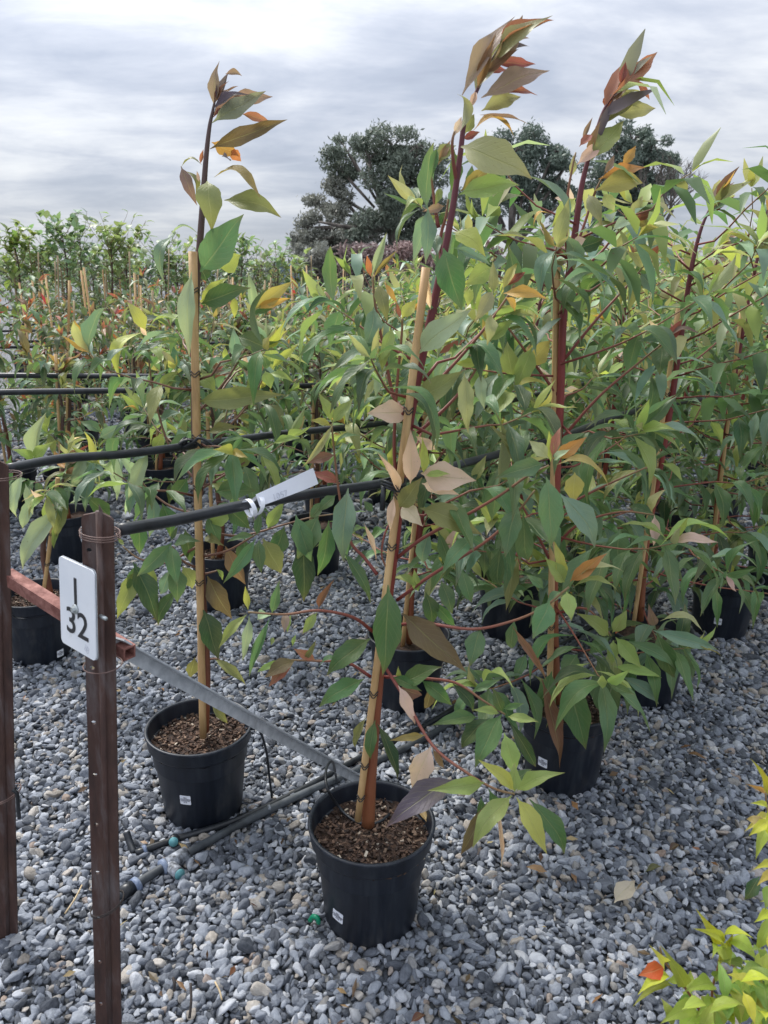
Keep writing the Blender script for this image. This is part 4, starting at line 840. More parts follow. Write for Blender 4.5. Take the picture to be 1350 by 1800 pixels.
# ------------------------------------------------------------------ the third plant, right of the front pot
def third_plant():
    base = at_z(985, 1366); Y = base.y
    r = potted('potted_tree', base, 'bushy red-stemmed tree with a reddish wind-blown tip in the pot right of the front one', 'trees of the front row')
    pts = [at_y(x, y, Y) for x, y in ((978, 1235), (974, 1120), (974, 980), (978, 850), (985, 700), (990, 560), (1002, 470), (1012, 400), (1022, 330), (1034, 280), (1048, 232), (1062, 192), (1082, 162), (1105, 135))]
    stem = add_stem(r, pts, (.0155, .0125, .0112, .0102, .0088, .0068, .0048, .0032, .0017), M['stem_red'])
    add_stake(r, at_y(966, 1240, Y - .03), at_y(979, 470, Y + .022), .0092, ties=(.2, .45, .62))
    add_sticker(r, 954, 1340, .0)
    tr = M['twig_red']
    for b in (
        [(1000, 470, 0), (995, 420, -.02), (997, 350, -.03), (1005, 300, -.03), (1012, 268, -.03)],
        [(1006, 450, 0), (1025, 400, .02), (1045, 340, .04), (1060, 310, .04)],
        [(1000, 490, 0), (1050, 450, .03), (1080, 415, .05), (1108, 388, .05)],
        [(985, 640, 0), (1050, 560, .0), (1105, 500, .0), (1130, 470, .0)],
        [(980, 780, 0), (1050, 700, -.03), (1120, 640, -.04), (1170, 600, -.05)],
        [(976, 960, 0), (1020, 920, -.03), (1090, 900, -.08), (1150, 905, -.12)],
        [(974, 1080, 0), (1030, 1070, -.08), (1075, 1118, -.14)],
        [(974, 1000, 0), (940, 930, -.03), (905, 860, -.02), (892, 800, .0)],
        [(984, 700, 0), (940, 640, .02), (900, 585, .03), (880, 560, .03)],
        [(976, 900, 0), (1050, 860, -.02), (1140, 820, -.06)],
    ): pix_branch(r, Y, b, .0045, .0022, tr)
    L = [
        (1078, 166, 1156, 91, 34, 'R', 'w', -.02, .03), (1064, 190, 1128, 128, 30, 'M', 'w', .01, .04), (1084, 152, 1128, 108, 24, 'Q', 'r', .0, .03), (1060, 196, 1104, 150, 22, 'R', 't', .02, .04), (1082, 160, 1148, 108, 30, 'M', 'r', .02, .05), (1076, 170, 1064, 192, 26, 'R', 'f', .0, .02), (1120, 140, 1142, 176, 13, 'R', 'f', .04, .05), (1066, 182, 1130, 160, 16, 'K', 't', .03, .06),
        (1090, 150, 1100, 108, 16, 'R', 'r'), (1048, 225, 1120, 180, 24, 'K', 'f', .0, .04), (1076, 200, 1153, 190, 32, 'K', 'w', .02, .06), (1040, 282, 1097, 212, 46, 'O', 'f', -.02, .01), (1014, 290, 1064, 252, 26, 'P', 'f', -.03, .0),
        (1024, 250, 1042, 206, 10, 'M', 'r'), (1018, 258, 1042, 238, 18, 'R', 'f'), (1003, 312, 1008, 272, 15, 'K', 'f'), (1052, 315, 1136, 294, 26, 'X', 'w', .03, .06), (1094, 292, 1118, 256, 20, 'X', 'f', .05, .06), (1046, 335, 1130, 322, 44, 'T', 'a', .0, .03), (1062, 305, 1080, 272, 14, 'M', 'r'),
        (1012, 348, 970, 400, 32, 'Y', 'a', -.03, -.05), (1000, 352, 975, 348, 14, 'P', 'f'), (968, 376, 938, 402, 12, 'X', 'S'), (996, 478, 980, 410, 60, 'B', 'd', -.04, -.09), (1034, 342, 1058, 398, 28, 'K', 'a', -.02, -.05), (1060, 340, 1080, 372, 26, 'K', 'f', .02, .02),
        (1106, 390, 1152, 374, 18, 'R', 'f', .05, .06), (1108, 388, 1130, 344, 24, 'K', 'f', .05, .05), (1110, 390, 1156, 402, 20, 'T', 'f', .05, .06), (1104, 390, 1076, 405, 24, 'S', 'f'), (1012, 440, 1062, 420, 36, 'D', 'f', .02, .04), (1008, 430, 1030, 420, 24, 'P', 'f', -.03, -.04),
        (990, 500, 1002, 545, 40, 'H', 'f', -.03, -.05), (1000, 460, 1050, 480, 40, 'O', 'a', .0, .0), (1030, 415, 1100, 420, 30, 'O', 'd', .03, .03), (1075, 305, 1120, 330, 24, 'L', 'f', .05, .06),
        (1090, 460, 1090, 510, 26, 'K', 'a'), (1130, 470, 1160, 430, 22, 'A', 'f', .0, .0), (1130, 470, 1100, 440, 20, 'K', 'f'), (1128, 474, 1180, 470, 24, 'T', 'd'), (1126, 480, 1150, 520, 30, 'B', 'a', 0, -.02),
        (1170, 602, 1200, 560, 22, 'R', 'f', -.05, -.05), (1168, 604, 1235, 590, 22, 'M', 'd', -.05, -.07), (1166, 606, 1120, 600, 30, 'B', 'a'), (1165, 608, 1160, 660, 40, 'H', 'a', -.05, -.08), (1172, 600, 1140, 560, 24, 'P', 'f'),
        # low, in front of the pot
        (898, 1108, 962, 1200, 18, 'Q', 'w', -.16, -.19), (952, 1192, 984, 1352, 32, 'Q', 't', -.17, -.2), (1000, 1188, 1030, 1318, 58, 'G', 'f', -.15, -.22), (1050, 1156, 1078, 1275, 64, 'G', 'f', -.16, -.21), (1092, 1188, 1158, 1238, 26, 'B', 'a', -.15, -.17),
        (1078, 1172, 1164, 1192, 22, 'L', 'f', -.15, -.18), (1076, 1112, 1102, 1072, 28, 'L', 'f', -.14, -.13), (1070, 1118, 1012, 1078, 34, 'L', 'a', -.14, -.15), (1082, 1114, 1092, 1088, 14, 'A', 'u', -.14, -.14), (1082, 1120, 1128, 1174, 32, 'L', 'f', -.14, -.18), (1100, 1126, 1188, 1178, 26, 'H', 'a', -.14, -.17),
        (1148, 1108, 1262, 1142, 28, 'B', 'a', -.12, -.15), (1155, 1112, 1186, 1192, 42, 'G', 'a', -.12, -.15), (1160, 1092, 1236, 1112, 22, 'K', 'd', -.12, -.14), (1150, 1100, 1140, 1060, 20, 'M', 'f'), (1070, 1120, 1035, 1150, 30, 'H', 'a', -.12, -.13), (1078, 1125, 1075, 1170, 24, 'L', 'f', -.13, -.16),
        (1015, 1150, 985, 1190, 40, 'H', 'a', -.12, -.15), (970, 1180, 945, 1250, 36, 'G', 'a', -.13, -.16), (1045, 1190, 1060, 1250, 30, 'D', 'a', -.1, -.1), (925, 1150, 905, 1200, 24, 'H', 'a'),
        (1150, 905, 1148, 960, 22, 'P', 'f', -.12, -.12), (1148, 902, 1172, 860, 26, 'K', 'd', -.12, -.13), (1150, 905, 1105, 890, 24, 'H', 'a'), (1090, 930, 1085, 1005, 48, 'H', 'f', -.1, -.14), (1140, 900, 1165, 955, 42, 'H', 'f', -.1, -.13), (1060, 905, 1040, 940, 36, 'B', 'f'),
        (935, 610, 905, 690, 40, 'L', 'f', .0, -.03), (925, 640, 968, 598, 44, 'T', 'f', .02, .02), (900, 665, 892, 600, 38, 'L', 'f', .0, .01), (900, 690, 870, 735, 40, 'L', 'f'), (905, 690, 968, 682, 26, 'Y', 'd'), (890, 700, 950, 735, 26, 'O', 'd'),
    ]
    hero_leaves(r, Y, L)
    s = Sink(r, False, tr)
    rr = random.Random(33)
    grow(s, stem, rr, nb=24, lo=.04, hi=.54, blen=.42, size=.155, old=OLD_RIGHT, leader=False, leaf_density=1.3)
    tip_cluster(s, stem, rr, 13, .13, TIP, .68); s.done()
    return r
third_plant()
# ------------------------------------------------------------------ the other potted trees of the near rows, each with its own leaves
ROW = Vector((.70, .714, 0))              # the rows run away to the right
OUT = Vector((-.714, .70, 0))             # from row to row
def in_view(p, m=.25):
    d = p - CAM; t = d.dot(CF)
    return t > .3 and abs(d.dot(CX)) / t < .5 + m / max(t, .3) and abs(d.dot(CU)) / t < .667 + m / max(t, .3)
def row_tree(base, h, seed, label, group, stem_kind='red', old=OLD, new=NEW, nb=11, lo=.3, hi=.80, blen=.46, size=.16, lean=None, stem_pts=None, joined=False, chips=False, sticker=None, keep=None, dens=1.0, stake_h=None, cat='potted tree', name='potted_tree'):
    rr = random.Random(seed)
    r = potted(name, base, label, group, cat, chips)
    if stem_pts is None:
        lx, ly = lean if lean else (rr.uniform(-.02, .14), rr.uniform(-.06, .06)); hz = h - POT_H + .05
        stem_pts = [base + Vector((lx * t * t * h + rr.uniform(-.012, .012), ly * t * h + rr.uniform(-.012, .012), POT_H - .05 + hz * t)) for t in (0, .18, .36, .54, .7, .84, .94, 1)]
    sp = add_stem(r, stem_pts, (.014, .012, .011, .0085, .005, .0018), M['stem_red' if stem_kind == 'red' else 'stem_brown'], 4, 8)
    sh = stake_h or min(h * .82, 1.42)
    k = min(range(len(sp)), key=lambda i: abs(sp[i].z - sh)); tgt = sp[k] + Vector((-.022, .0, 0)); tgt.z = sh
    add_stake(r, sp[0] + Vector((-.026, -.012, -.02)), tgt, .0070 if joined else .0082, 'stake_grey' if joined else 'bamboo', ties=(.3, .55, .75) if not joined else ())
    s = Sink(r, joined, M['twig_red' if stem_kind == 'red' else 'twig_brown'])
    grow(s, sp, rr, nb, lo, hi, blen, size, old, new, dens, keep=keep)
    s.done()
    if sticker: add_sticker(r, *sticker)
    return r
P = lambda x, y: at_z(x, y)
PAL_MID = {'G': 4, 'H': 3, 'D': 2, 'O': 2, 'B': 1.5, 'L': 1.2, 'F': 1}
# front row, going back
b4 = P(1130, 1222); y4 = b4.y
row_tree(b4, 1.85, 41, 'tall red-stemmed tree with an olive tip, in the third pot of the front row', 'trees of the front row', old=OLD_RIGHT, nb=36, lo=.0, hi=.70, blen=.54, size=.145, dens=1.45,
         stem_pts=[at_y(x, y, y4) for x, y in ((1125, 1090), (1135, 960), (1155, 850), (1178, 720), (1196, 600), (1214, 480), (1230, 410), (1246, 370), (1258, 345))])
b5 = P(1262, 1112); y5 = b5.y
row_tree(b5, 1.75, 42, 'red-stemmed tree near the right edge in the fourth pot of the front row', 'trees of the front row', old=OLD_RIGHT, nb=36, lo=.0, hi=.70, blen=.54, size=.145, dens=1.45,
         stem_pts=[at_y(x, y, y5) for x, y in ((1255, 1010), (1260, 900), (1272, 790), (1290, 670), (1310, 560), (1328, 470), (1340, 410), (1350, 360))], sticker=(1262, 1092))
row_tree(Vector((1.97, 3.62, 0)), 1.7, 43, 'leafy tree cut by the right edge of the photo behind the fourth pot', 'trees of the front row', old=OLD_RIGHT, nb=32, lo=.02, hi=.72, blen=.54, size=.145, dens=1.4)
# second row, behind the front one
row_tree(P(715, 1232), 1.50, 51, 'tree half hidden behind the front plant, its pot showing just behind the front pot', 'trees of the second row', nb=30, lo=.16, hi=.88, blen=.46, size=.14, dens=1.4, keep=lambda e: px_of(e)[0] > 640 or px_of(e)[1] < 930,
         stem_pts=[at_y(x, y, P(715, 1232).y) for x, y in ((720, 1130), (723, 1040), (738, 930), (748, 820), (757, 720), (768, 640), (778, 580))])
row_tree(P(892, 1112), 1.62, 52, 'tree with an orange-barked base seen through leaves left of the bushy tree', 'trees of the second row', old=OLD_RIGHT, nb=34, lo=.06, hi=.76, blen=.52, size=.145, dens=1.5,
         stem_pts=[at_y(x, y, P(892, 1112).y) for x, y in ((902, 1060), (914, 960), (918, 860), (925, 760), (932, 660), (945, 560), (958, 480), (968, 440))])
for i, (h, lab) in enumerate(((1.62, 'tree rising just right of the bushy red-tipped one, fourth in the second row'), (1.70, 'fifth tree of the second row, its crown between two taller red stems'), (1.66, 'sixth tree of the second row, deep in the foliage at right'), (1.7, 'last tree of the second row before the right edge of the photo'))):
    row_tree(Vector((1.06, 3.62, 0)) + ROW * (.78 * i), h, 60 + i, lab, 'trees of the second row', old=OLD_RIGHT, nb=34, lo=.02, hi=.76, blen=.56, size=.145, dens=1.4)
# third row at left, olive and brown stemmed
b = P(75, 1152); yb = b.y
third = row_tree(b, 1.22, 71, 'small greyish-leaved tree in the pot behind the white numbered sign', 'trees of the third row', 'brown', nb=3, lo=.62, hi=.84, blen=.24, size=.13, chips=True, dens=.6, stake_h=.75, sticker=(106, 1148),
         stem_pts=[at_y(x, y, yb) for x, y in ((88, 1045), (82, 1010), (76, 975), (80, 930), (100, 880), (112, 840), (118, 800))])
hero_leaves(third, yb, [(108, 890, 40, 1002, 42, 'S', 'a', -.05, -.1), (84, 862, 80, 918, 38, 'L', 'f'), (58, 808, 82, 724, 32, 'S', 'r'), (62, 806, 96, 776, 26, 'L', 'f'), (60, 808, 20, 790, 22, 'L', 'a'),
                        (45, 850, 58, 905, 18, 'S', 'a'), (150, 795, 124, 858, 26, 'S', 'a'), (120, 880, 100, 945, 26, 'O', 'a'), (110, 905, 95, 965, 14, 'L', 'a'), (130, 885, 145, 878, 18, 'S', 'f'), (150, 870, 190, 910, 34, 'G', 'a'), (40, 830, 30, 910, 26, 'S', 'a'), (20, 800, 5, 860, 26, 'G', 'a'), (150, 790, 170, 850, 22, 'S', 'a'), (165, 800, 150, 900, 24, 'B', 'a'), (195, 790, 205, 880, 24, 'S', 'a', .3, .28), (180, 760, 140, 740, 22, 'H', 'f', .2, .2), (175, 770, 215, 745, 24, 'B', 'f', .2, .2), (60, 870, 40, 930, 24, 'S', 'a', .2, .2)])
row_tree(P(393, 1062), 1.12, 72, 'brown-stemmed tree directly behind the slender tree with the pale stake', 'trees of the third row', 'brown', PAL_MID, nb=22, lo=.24, hi=.92, blen=.44, size=.14, dens=1.3, chips=True, lean=(-.02, .0))
row_tree(P(558, 1003), 1.20, 73, 'brown-stemmed tree behind the white paper tag on the rail', 'trees of the third row', 'brown', PAL_MID, nb=24, lo=.20, hi=.92, blen=.48, size=.14, dens=1.3, lean=(.02, .0))
# rows further out
near = 0
OLD_FAR = {'H': 3, 'G': 3, 'B': 2, 'L': 1.6, 'O': 2, 'K': 1.2, 'F': 2, 'D': 1.5}
PAL_OL = {'G': 3, 'H': 2.4, 'O': 2, 'D': 3, 'F': 3, 'N': 1.4, 'B': 1.6, 'Q': .6, 'L': .5}
NEW_OL = {'O': 2, 'T': 1, 'L': 1.2, 'K': 1, 'Q': .8, 'R': .4}
PAL_RED = {'F': 5, 'N': 1.6, 'J': 3, 'G': 3, 'H': 2, 'O': 1, 'D': 2, 'Q': 1.2, 'R': .6}
NEW_RED = {'R': 4, 'A': 1.6, 'E': 1.4, 'T': 1, 'O': 1, 'Q': 3}
third_at = Vector((-.35, 3.84, 0))
for i in range(7):
    p = third_at + ROW * (.80 * (i + 1)) + Vector((rnd.uniform(-.05, .05), rnd.uniform(-.05, .05), 0))
    if not in_view(p + UPZ): continue
    row_tree(p, rnd.uniform(1.45, 1.65), 80 + i, ('green leafy tree deep in the third row, behind the front stems', 'green leafy tree of the third row among the right-hand foliage')[i > 2], 'trees deep in the third row', old=OLD_RIGHT, nb=32, lo=.02, blen=.54, size=.145, dens=1.3, joined=i > 2)
def lattice(o, s0, sp):
    st = Vector((-.02, 1.47, 0)) + OUT * o; out = []
    for k in range(40):
        p = st + ROW * (s0 + sp * k + rnd.uniform(-.07, .07)) + OUT * rnd.uniform(-.05, .05)
        if p.y < 1 or not in_view(p + UPZ * .8, .35): continue
        out.append(p)
    return out
def fourth(o, s0, seed, n_obj):
    k = 0
    for p in lattice(o, s0, .66):
        px = px_of(p + UPZ * .8)[0]
        if px > 640:
            if o > 4: continue
            row_tree(p, rnd.uniform(1.4, 1.7), seed + k, 'dense green potted tree far back in the right-hand foliage', 'trees far back at right', old=OLD_FAR, nb=24, lo=.04, blen=.52, size=.135, joined=True, dens=1.3)
        else:
            reds = o > 3
            row_tree(p, rnd.uniform(.98, 1.30), seed + k, ('olive potted tree with a bamboo stake behind the left-hand rails', 'dark reddish potted tree with a bamboo stake behind the left-hand rails')[reds], ('olive trees behind the rails', 'reddish trees behind the rails')[reds], 'brown',
                     PAL_RED if reds else PAL_OL, NEW_RED if reds else NEW_OL, nb=16, lo=.12, hi=.92, blen=.42, size=.13, dens=1.2, joined=k >= n_obj, stake_h=rnd.uniform(1.30, 1.52) if reds else None)
        k += 1
for i, (x, y, h, lab) in enumerate(((128, 985, 1.05, 'small tree in the pot with a sticker between the two rusty posts'), (288, 888, 1.12, 'olive tree in the dark pot seen under the second rail, left of the pale stake'), (30, 900, 1.42, 'dark-leaved tree with a leaning stake at the left edge'), (425, 838, 1.14, 'olive tree just right of the pale stake, behind both near rails'), (150, 800, 1.08, 'olive tree far left behind the second rail'), (560, 800, 1.16, 'olive tree behind the middle of the second rail'))):
    row_tree(P(x, y), h, 210 + i, lab, 'olive trees behind the rails', 'brown', PAL_OL, NEW_RED if i == 2 else NEW_OL, nb=18 if i else 9, lo=.14, hi=.92, blen=.48 if i else .30, size=.135, dens=1.4, stake_h=1.1 if i == 0 else None, lean=(-.05, 0) if i == 2 else None)
fourth(2.55, 2.0, 200, 3)
fourth(3.75, .3, 230, 2)
fourth(4.40, .0, 260, 0)
def far_row(o, s0, seed, lab, grp, h0, h1, old, new, size, sp=.76, nb=18, xmax=1400, stake=(1.30, 1.68), blen=.31, lo=.12, xmin=-60):
    for k, p in enumerate(lattice(o, s0, sp)):
        px = px_of(p + UPZ * .8)[0]
        if px > xmax or px < xmin: continue
        row_tree(p, rnd.uniform(h0, h1), seed + k, lab, grp, 'brown', old, new, nb=nb, lo=lo, hi=.95, blen=blen, size=size, joined=True, stake_h=rnd.uniform(*stake), dens=.9)
far_row(5.6, .2, 300, 'red-tipped staked sapling in the distant rows at left', 'red-tipped saplings of the distant rows', .95, 1.35, PAL_RED, NEW_RED, .095, xmax=760)
far_row(6.25, .5, 330, 'red-tipped staked sapling in the distant rows at left', 'red-tipped saplings of the distant rows', .95, 1.4, PAL_RED, NEW_RED, .095, xmax=720)
far_row(7.5, .1, 360, 'grey-green staked sapling beyond the red-tipped ones', 'grey-green saplings of the distant rows', 1.0, 1.6, {'F': 4, 'J': 4, 'B': 2, 'N': 1.4, 'D': 2}, {'J': 2, 'T': .6, 'O': 1, 'S': 1}, .08, xmax=720, stake=(1.45, 1.8))
far_row(8.2, .4, 400, 'grey-green staked sapling beyond the red-tipped ones', 'grey-green saplings of the distant rows', 1.05, 1.65, {'F': 4, 'J': 4, 'B': 2, 'N': 1.4, 'D': 2}, {'J': 2, 'T': .6, 'O': 1, 'S': 1}, .08, xmax=720, stake=(1.45, 1.85))
far_row(9.6, .0, 440, 'grey-green staked sapling beyond the red-tipped ones', 'grey-green saplings of the distant rows', 1.1, 1.7, {'F': 4, 'J': 4, 'B': 2, 'D': 2}, {'J': 2, 'S': 1}, .08, xmax=720, stake=(1.5, 1.9), nb=12)
far_row(5.2, .3, 480, 'pale-leaved tree showing over the right-hand foliage', 'pale trees behind the right-hand foliage', 1.7, 1.95, {'S': 4, 'K': 2, 'B': 3, 'H': 2}, {'S': 2, 'K': 1}, .10, xmin=830, nb=14, lo=.5, blen=.4)
far_row(6.6, .6, 520, 'tall red-leaved sapling behind the foliage at the right edge', 'red-leaved saplings at the right edge', 1.95, 2.35, {'R': 3, 'Q': 2, 'N': 2, 'H': 2, 'S': 1, 'O': 1}, {'R': 2, 'E': 1, 'K': 1}, .09, xmin=1130, nb=16, lo=.45, blen=.5)

# tall lobed-leaf saplings along the skyline at left
def sky_sapling(px, top, Y, seed, col):
    rr = random.Random(seed); tp = at_y(px, top, Y); base = Vector((tp.x, Y, 0))
    r = potted('sapling', base, 'tall bright green sapling standing against the sky at left', 'tall saplings on the left skyline', 'sapling', False)
    full = rr.uniform(.40, .80); h = tp.z; st = [base + Vector((rr.uniform(-.04, .04) * t, 0, .26 + (h - .26) * t)) for t in (0, .25, .5, .75, .9, 1)]
    sp = spline(st, 3); MB().tube(sp, taper(len(sp), .018, .012, .003), 6).build('stem', M['stem_brown'], r)
    add_stake(r, base + Vector((-.04, -.02, .25)), base + Vector((-.05, 0, min(h * .8, 1.7))), .010, 'stake_grey')
    s = Sink(r, True, M['twig_brown'])
    for b in range(30):
        t = .25 + .73 * b / 30; k = t * (len(sp) - 1); o = sp[int(k)]; az = b * 2.4 + rr.uniform(-.4, .4)
        pts = branch_curve(o, az, .60 * (1.12 - .80 * t) * rr.uniform(.6, 1.3), .6 + .5 * t, rr); s.branch(pts, .004, .0015)
        for i in range(int(13 * full)):
            q = rr.uniform(.2, 1) * 5; j = min(int(q), 4); p = pts[j].lerp(pts[j + 1], q - j)
            v = Vector((rr.uniform(-1, 1), rr.uniform(-1, 1), rr.uniform(-.5, .8))).normalized(); L = rr.uniform(.08, .14)
            s.leaf(p, p + v * L, L * .62, UPZ + v * .2, vary(col, .2, rr), rr.choice('faw'), rr)
    s.done()
G1, G2, G3 = rgb(122, 148, 116), rgb(138, 156, 114), rgb(112, 138, 114)
for i, (px, top, Y, c) in enumerate(((25, 425, 9.0, rgb(126, 146, 84)), (70, 440, 9.6, G1), (108, 408, 9.3, G1), (140, 416, 9.9, G3), (188, 414, 9.2, G2), (222, 428, 9.6, G2), (60, 462, 11.5, G3), (160, 455, 11, G1), (250, 470, 11.5, G3), (286, 440, 10.2, G1), (312, 455, 10.4, G2),
                                  (425, 438, 10.4, G1), (402, 470, 11.6, G3), (455, 462, 11.2, G2), (490, 455, 10.8, G1), (352, 466, 11.4, G3), (20, 470, 11.8, G1), (210, 468, 11.9, G1), (520, 478, 11.5, G2), (110, 470, 12.4, G3))):
    sky_sapling(px, top, Y, 900 + i, c)

# bare bamboo stakes of the far rows
for i in range(44):
    px = (560, 575, 640, 655, 700, 712, 720, 735, 690, 790, 815, 1100, 860, 905, 935, 880, 600, 540, 470, 420, 250, 185, 240, 80, 55, 655, 35, 118, 148, 205)[i] if i < 30 else rnd.uniform(0, 940); Y = rnd.uniform(6.0, 11)
    tp = at_y(px + rnd.uniform(-6, 6), rnd.uniform(466, 505), Y); b0 = Vector((tp.x + rnd.uniform(-.06, .06), Y + rnd.uniform(-.05, .05), 0))
    o = MB().tube([b0, tp], .0080, 6).build('bamboo_stake', M['bamboo']); o['label'] = 'bare bamboo stake sticking up among the distant saplings'; o['category'] = 'stake'; o['group'] = 'bare stakes in the distant rows'

# ------------------------------------------------------------------ rails
def rail(pts, label, r=.0135, group='plant support rails', mat='poly', sag=0.0):
    sp = spline(pts, 8); o = MB().tube(sp, r, 10).build('support_rail', M[mat]); tag(o, label, 'rail', group); return o
r1 = [at_y(208, 932, 1.235), at_y(320, 912, 1.36), at_y(430, 888, 1.46), at_y(560, 866, 1.58), at_y(690, 846, 1.72), at_y(840, 808, 1.98), at_y(985, 768, 2.32), at_y(1120, 722, 2.75), at_y(1300, 690, 3.5)]
rail1 = rail(r1, 'thick black rail starting at the numbered post and carrying the white paper tag', .0108)
tie = MB()
r2 = [at_y(12, 824, 1.47), at_y(110, 806, 1.60), at_y(220, 798, 1.73), at_y(345, 782, 1.88), at_y(500, 762, 2.1), at_y(640, 748, 2.33), at_y(790, 728, 2.65), at_y(960, 690, 3.1), at_y(1180, 640, 4.0)]
rail2 = rail(r2, 'black rail starting at the left-edge post and tied to the tall pale stake', .0098)
# frayed black tie where the second rail meets the pale stake
c = at_y(345, 782, 1.86)
mb = MB()
for k in range(4):
    q = [c + Vector((.013 * k - .045 + .018 * math.cos(a), .022 * math.sin(a), .020 * math.cos(a + .6 * k) - .003)) for a in [i * .48 for i in range(14)]]
    mb.tube(q, .0032, 5)
mb.tube(spline([c + Vector((-.03, -.02, -.005)), c + Vector((.0, -.025, .012)), c + Vector((.02, -.026, .022)), c + Vector((.075, -.02, -.012))], 4), .0035, 5)
tie_o = mb.build('rubber_tie', M['poly'], rail2)
c = at_y(692, 850, 1.50); mb = MB()
for k in range(3):
    mb.tube([c + Vector((.024 * math.cos(a), .03 * math.sin(a) - .0, .006 * k - .006 + .004 * math.sin(a * 2))) for a in [i * .45 for i in range(15)]], .003, 5)
mb.tube([c + Vector((-.02, -.02, -.0)), c + Vector((-.022, -.022, -.05))], .006, 6)
mb.build('rubber_tie', M['poly'], rail1)
far_rails = [(690, 668, 'third rail back, crossing low behind the leaves at left'), (660, 652, 'fourth rail back, just under the third dark plants'), (611, 592, 'fifth rail back at left'), (601, 586, 'sixth rail back, close under the fifth'),
             (582, 572, 'seventh rail back at left'), (571, 563, 'eighth rail back, thin and far'), (556, 549, 'ninth rail back among the distant saplings'), (545, 540, 'farthest rail that can be told apart at left')]
for i, (ya, yb_, lab) in enumerate(far_rails):
    z = 1.0 if i < 2 else .92
    a = at_z(-20, ya, z); d = at_z(620, yb_, z) - a; d.z = 0
    q = a + d * 1.9
    rail([a - d * .3, a, a.lerp(q, .33) + UPZ * -.02, a.lerp(q, .66) + UPZ * -.015, q], 'black ' + lab, .0135)

# ------------------------------------------------------------------ posts, sign, braces
def star_post(top, foot, label, face, w=.030, holes=True):
    """Y-section steel post: two flanges towards the viewer, a third behind, holes along one of them"""
    ax = (top - foot).normalized(); L = (top - foot).length
    r = thing('steel_post', foot, label, 'post', 'rusty steel posts')
    f = (face - ax * face.dot(ax)).normalized(); s = ax.cross(f).normalized()
    dirs = [(-s * .94 - f * .18).normalized(), (s * .86 - f * -.30).normalized(), (-f)]
    nm = ['flange', 'flange', 'rear_flange']
    t = .0026
    for k, (d, n) in enumerate(zip(dirs, nm)):
        wd = (w, w * .84, w * .8)[k]; nrm = ax.cross(d).normalized(); m = MB()
        if k == 0 and holes:
            step = .10; hr = .0042; hc = wd * .60; nsec = int(L / step); ln = L / nsec
            for side in (1, -1):
                for q in range(nsec):
                    z0 = q * ln; zc = z0 + ln * .5; hs = hc * .0 + .012
                    def V(u, z): return foot + d * u + ax * z + nrm * t * side
                    b = len(m.v)
                    ring = [(hc + hr * math.cos(a), zc + hr * math.sin(a)) for a in [math.pi / 4 + i * math.pi / 4 for i in range(8)]]
                    u0, u1 = hc - .010, wd
                    sq = [(u1, zc + .012), (hc, zc + .012), (u0, zc + .012), (u0, zc), (u0, zc - .012), (hc, zc - .012), (u1, zc - .012), (u1, zc)]
                    m.v += [V(*p) for p in ring] + [V(*p) for p in sq]; m.along += [0] * 16
                    for i in range(8): m.f.append((b + i, b + (i + 1) % 8, b + 8 + (i + 1) % 8, b + 8 + i))
                    for (ua, za, ub, zb) in ((0, z0, u0, z0 + ln), (u0, z0, u1, zc - .012), (u0, zc + .012, u1, z0 + ln)):
                        c0 = len(m.v); m.v += [V(ua, za), V(ub, za), V(ub, zb), V(ua, zb)]; m.along += [0] * 4; m.f.append((c0, c0 + 1, c0 + 2, c0 + 3))
                    if side == 1:
                        c0 = len(m.v)
                        for p in ring: m.v += [V(*p), foot + d * p[0] + ax * p[1] - nrm * t]; m.along += [0, 0]
                        for i in range(8): j = (i + 1) % 8; m.f.append((c0 + 2 * i, c0 + 2 * j, c0 + 2 * j + 1, c0 + 2 * i + 1))
            c0 = len(m.v); e = [foot + d * wd + nrm * t, foot + d * wd - nrm * t, foot + d * wd - nrm * t + ax * L, foot + d * wd + nrm * t + ax * L]; m.v += e; m.along += [0] * 4; m.f.append((c0, c0 + 1, c0 + 2, c0 + 3))
            m.poly_prism([foot + ax * L + d * 0 + nrm * t, foot + ax * L + d * wd + nrm * t, foot + ax * (L + .006) + d * wd * .9 + nrm * t, foot + ax * (L + .012) + nrm * t], nrm * -2 * t)
        else:
            m.poly_prism([foot, foot + d * wd, foot + d * wd + ax * (L - .001), foot + d * wd * .8 + ax * (L + .004), foot + ax * (L + .012)], nrm * t * 2)
        m.build(n, M['rust'], r, flat=True, fix=True)
    m = MB().tube([foot, foot + ax * (L + .013)], .0058, 8); m.build('rib', M['rust'], r)
    m = MB().poly_prism([foot + ax * (L + .012) + f * .003, foot + ax * (L + .012) + s * .006, foot + ax * (L + .024)], f * -.005); m.build('tip', M['rust'], r, flat=True, fix=True)
    return r
post_top = at_y(174, 912, 1.175); post_foot = at_y(193, 1800, 1.175); _d = (post_foot - post_top).normalized(); post_foot = post_top + _d * ((post_top.z + .05) / -_d.z)
POST_DIR = -_d
view = (CAM - post_top); view.z = 0
post = star_post(post_top, post_foot, 'rusty steel post with small holes that carries the white numbered sign', view.normalized(), .0265)
p0t = at_y(-8, 818, 1.40); p0f = at_z(14, 1668, -.03); _v = CAM - p0t; _v.z = 0
post0 = star_post(p0t, p0f, 'red-brown rusty steel post cut by the left edge of the photo', _v.normalized(), .026, holes=False)
def wire_loop(parent, c, r, n=2, mat='wire', slope=.0, ax=None):
    mb = MB()
    for k in range(n):
        mb.tube([c + Vector((r * math.cos(a), r * math.sin(a), .004 * k + slope * math.cos(a))) for a in [i * 6.2832 / 18 for i in range(19)]], .0011, 5, cap=False)
    return mb.build('wire_tie', M[mat], parent)
def post_at(py): return at_y(176 + (py - 915) * .019, py, 1.175)
wire_loop(post, post_at(942), .031, 3, slope=-.004)
wire_loop(post, post_at(1168), .032, 1)
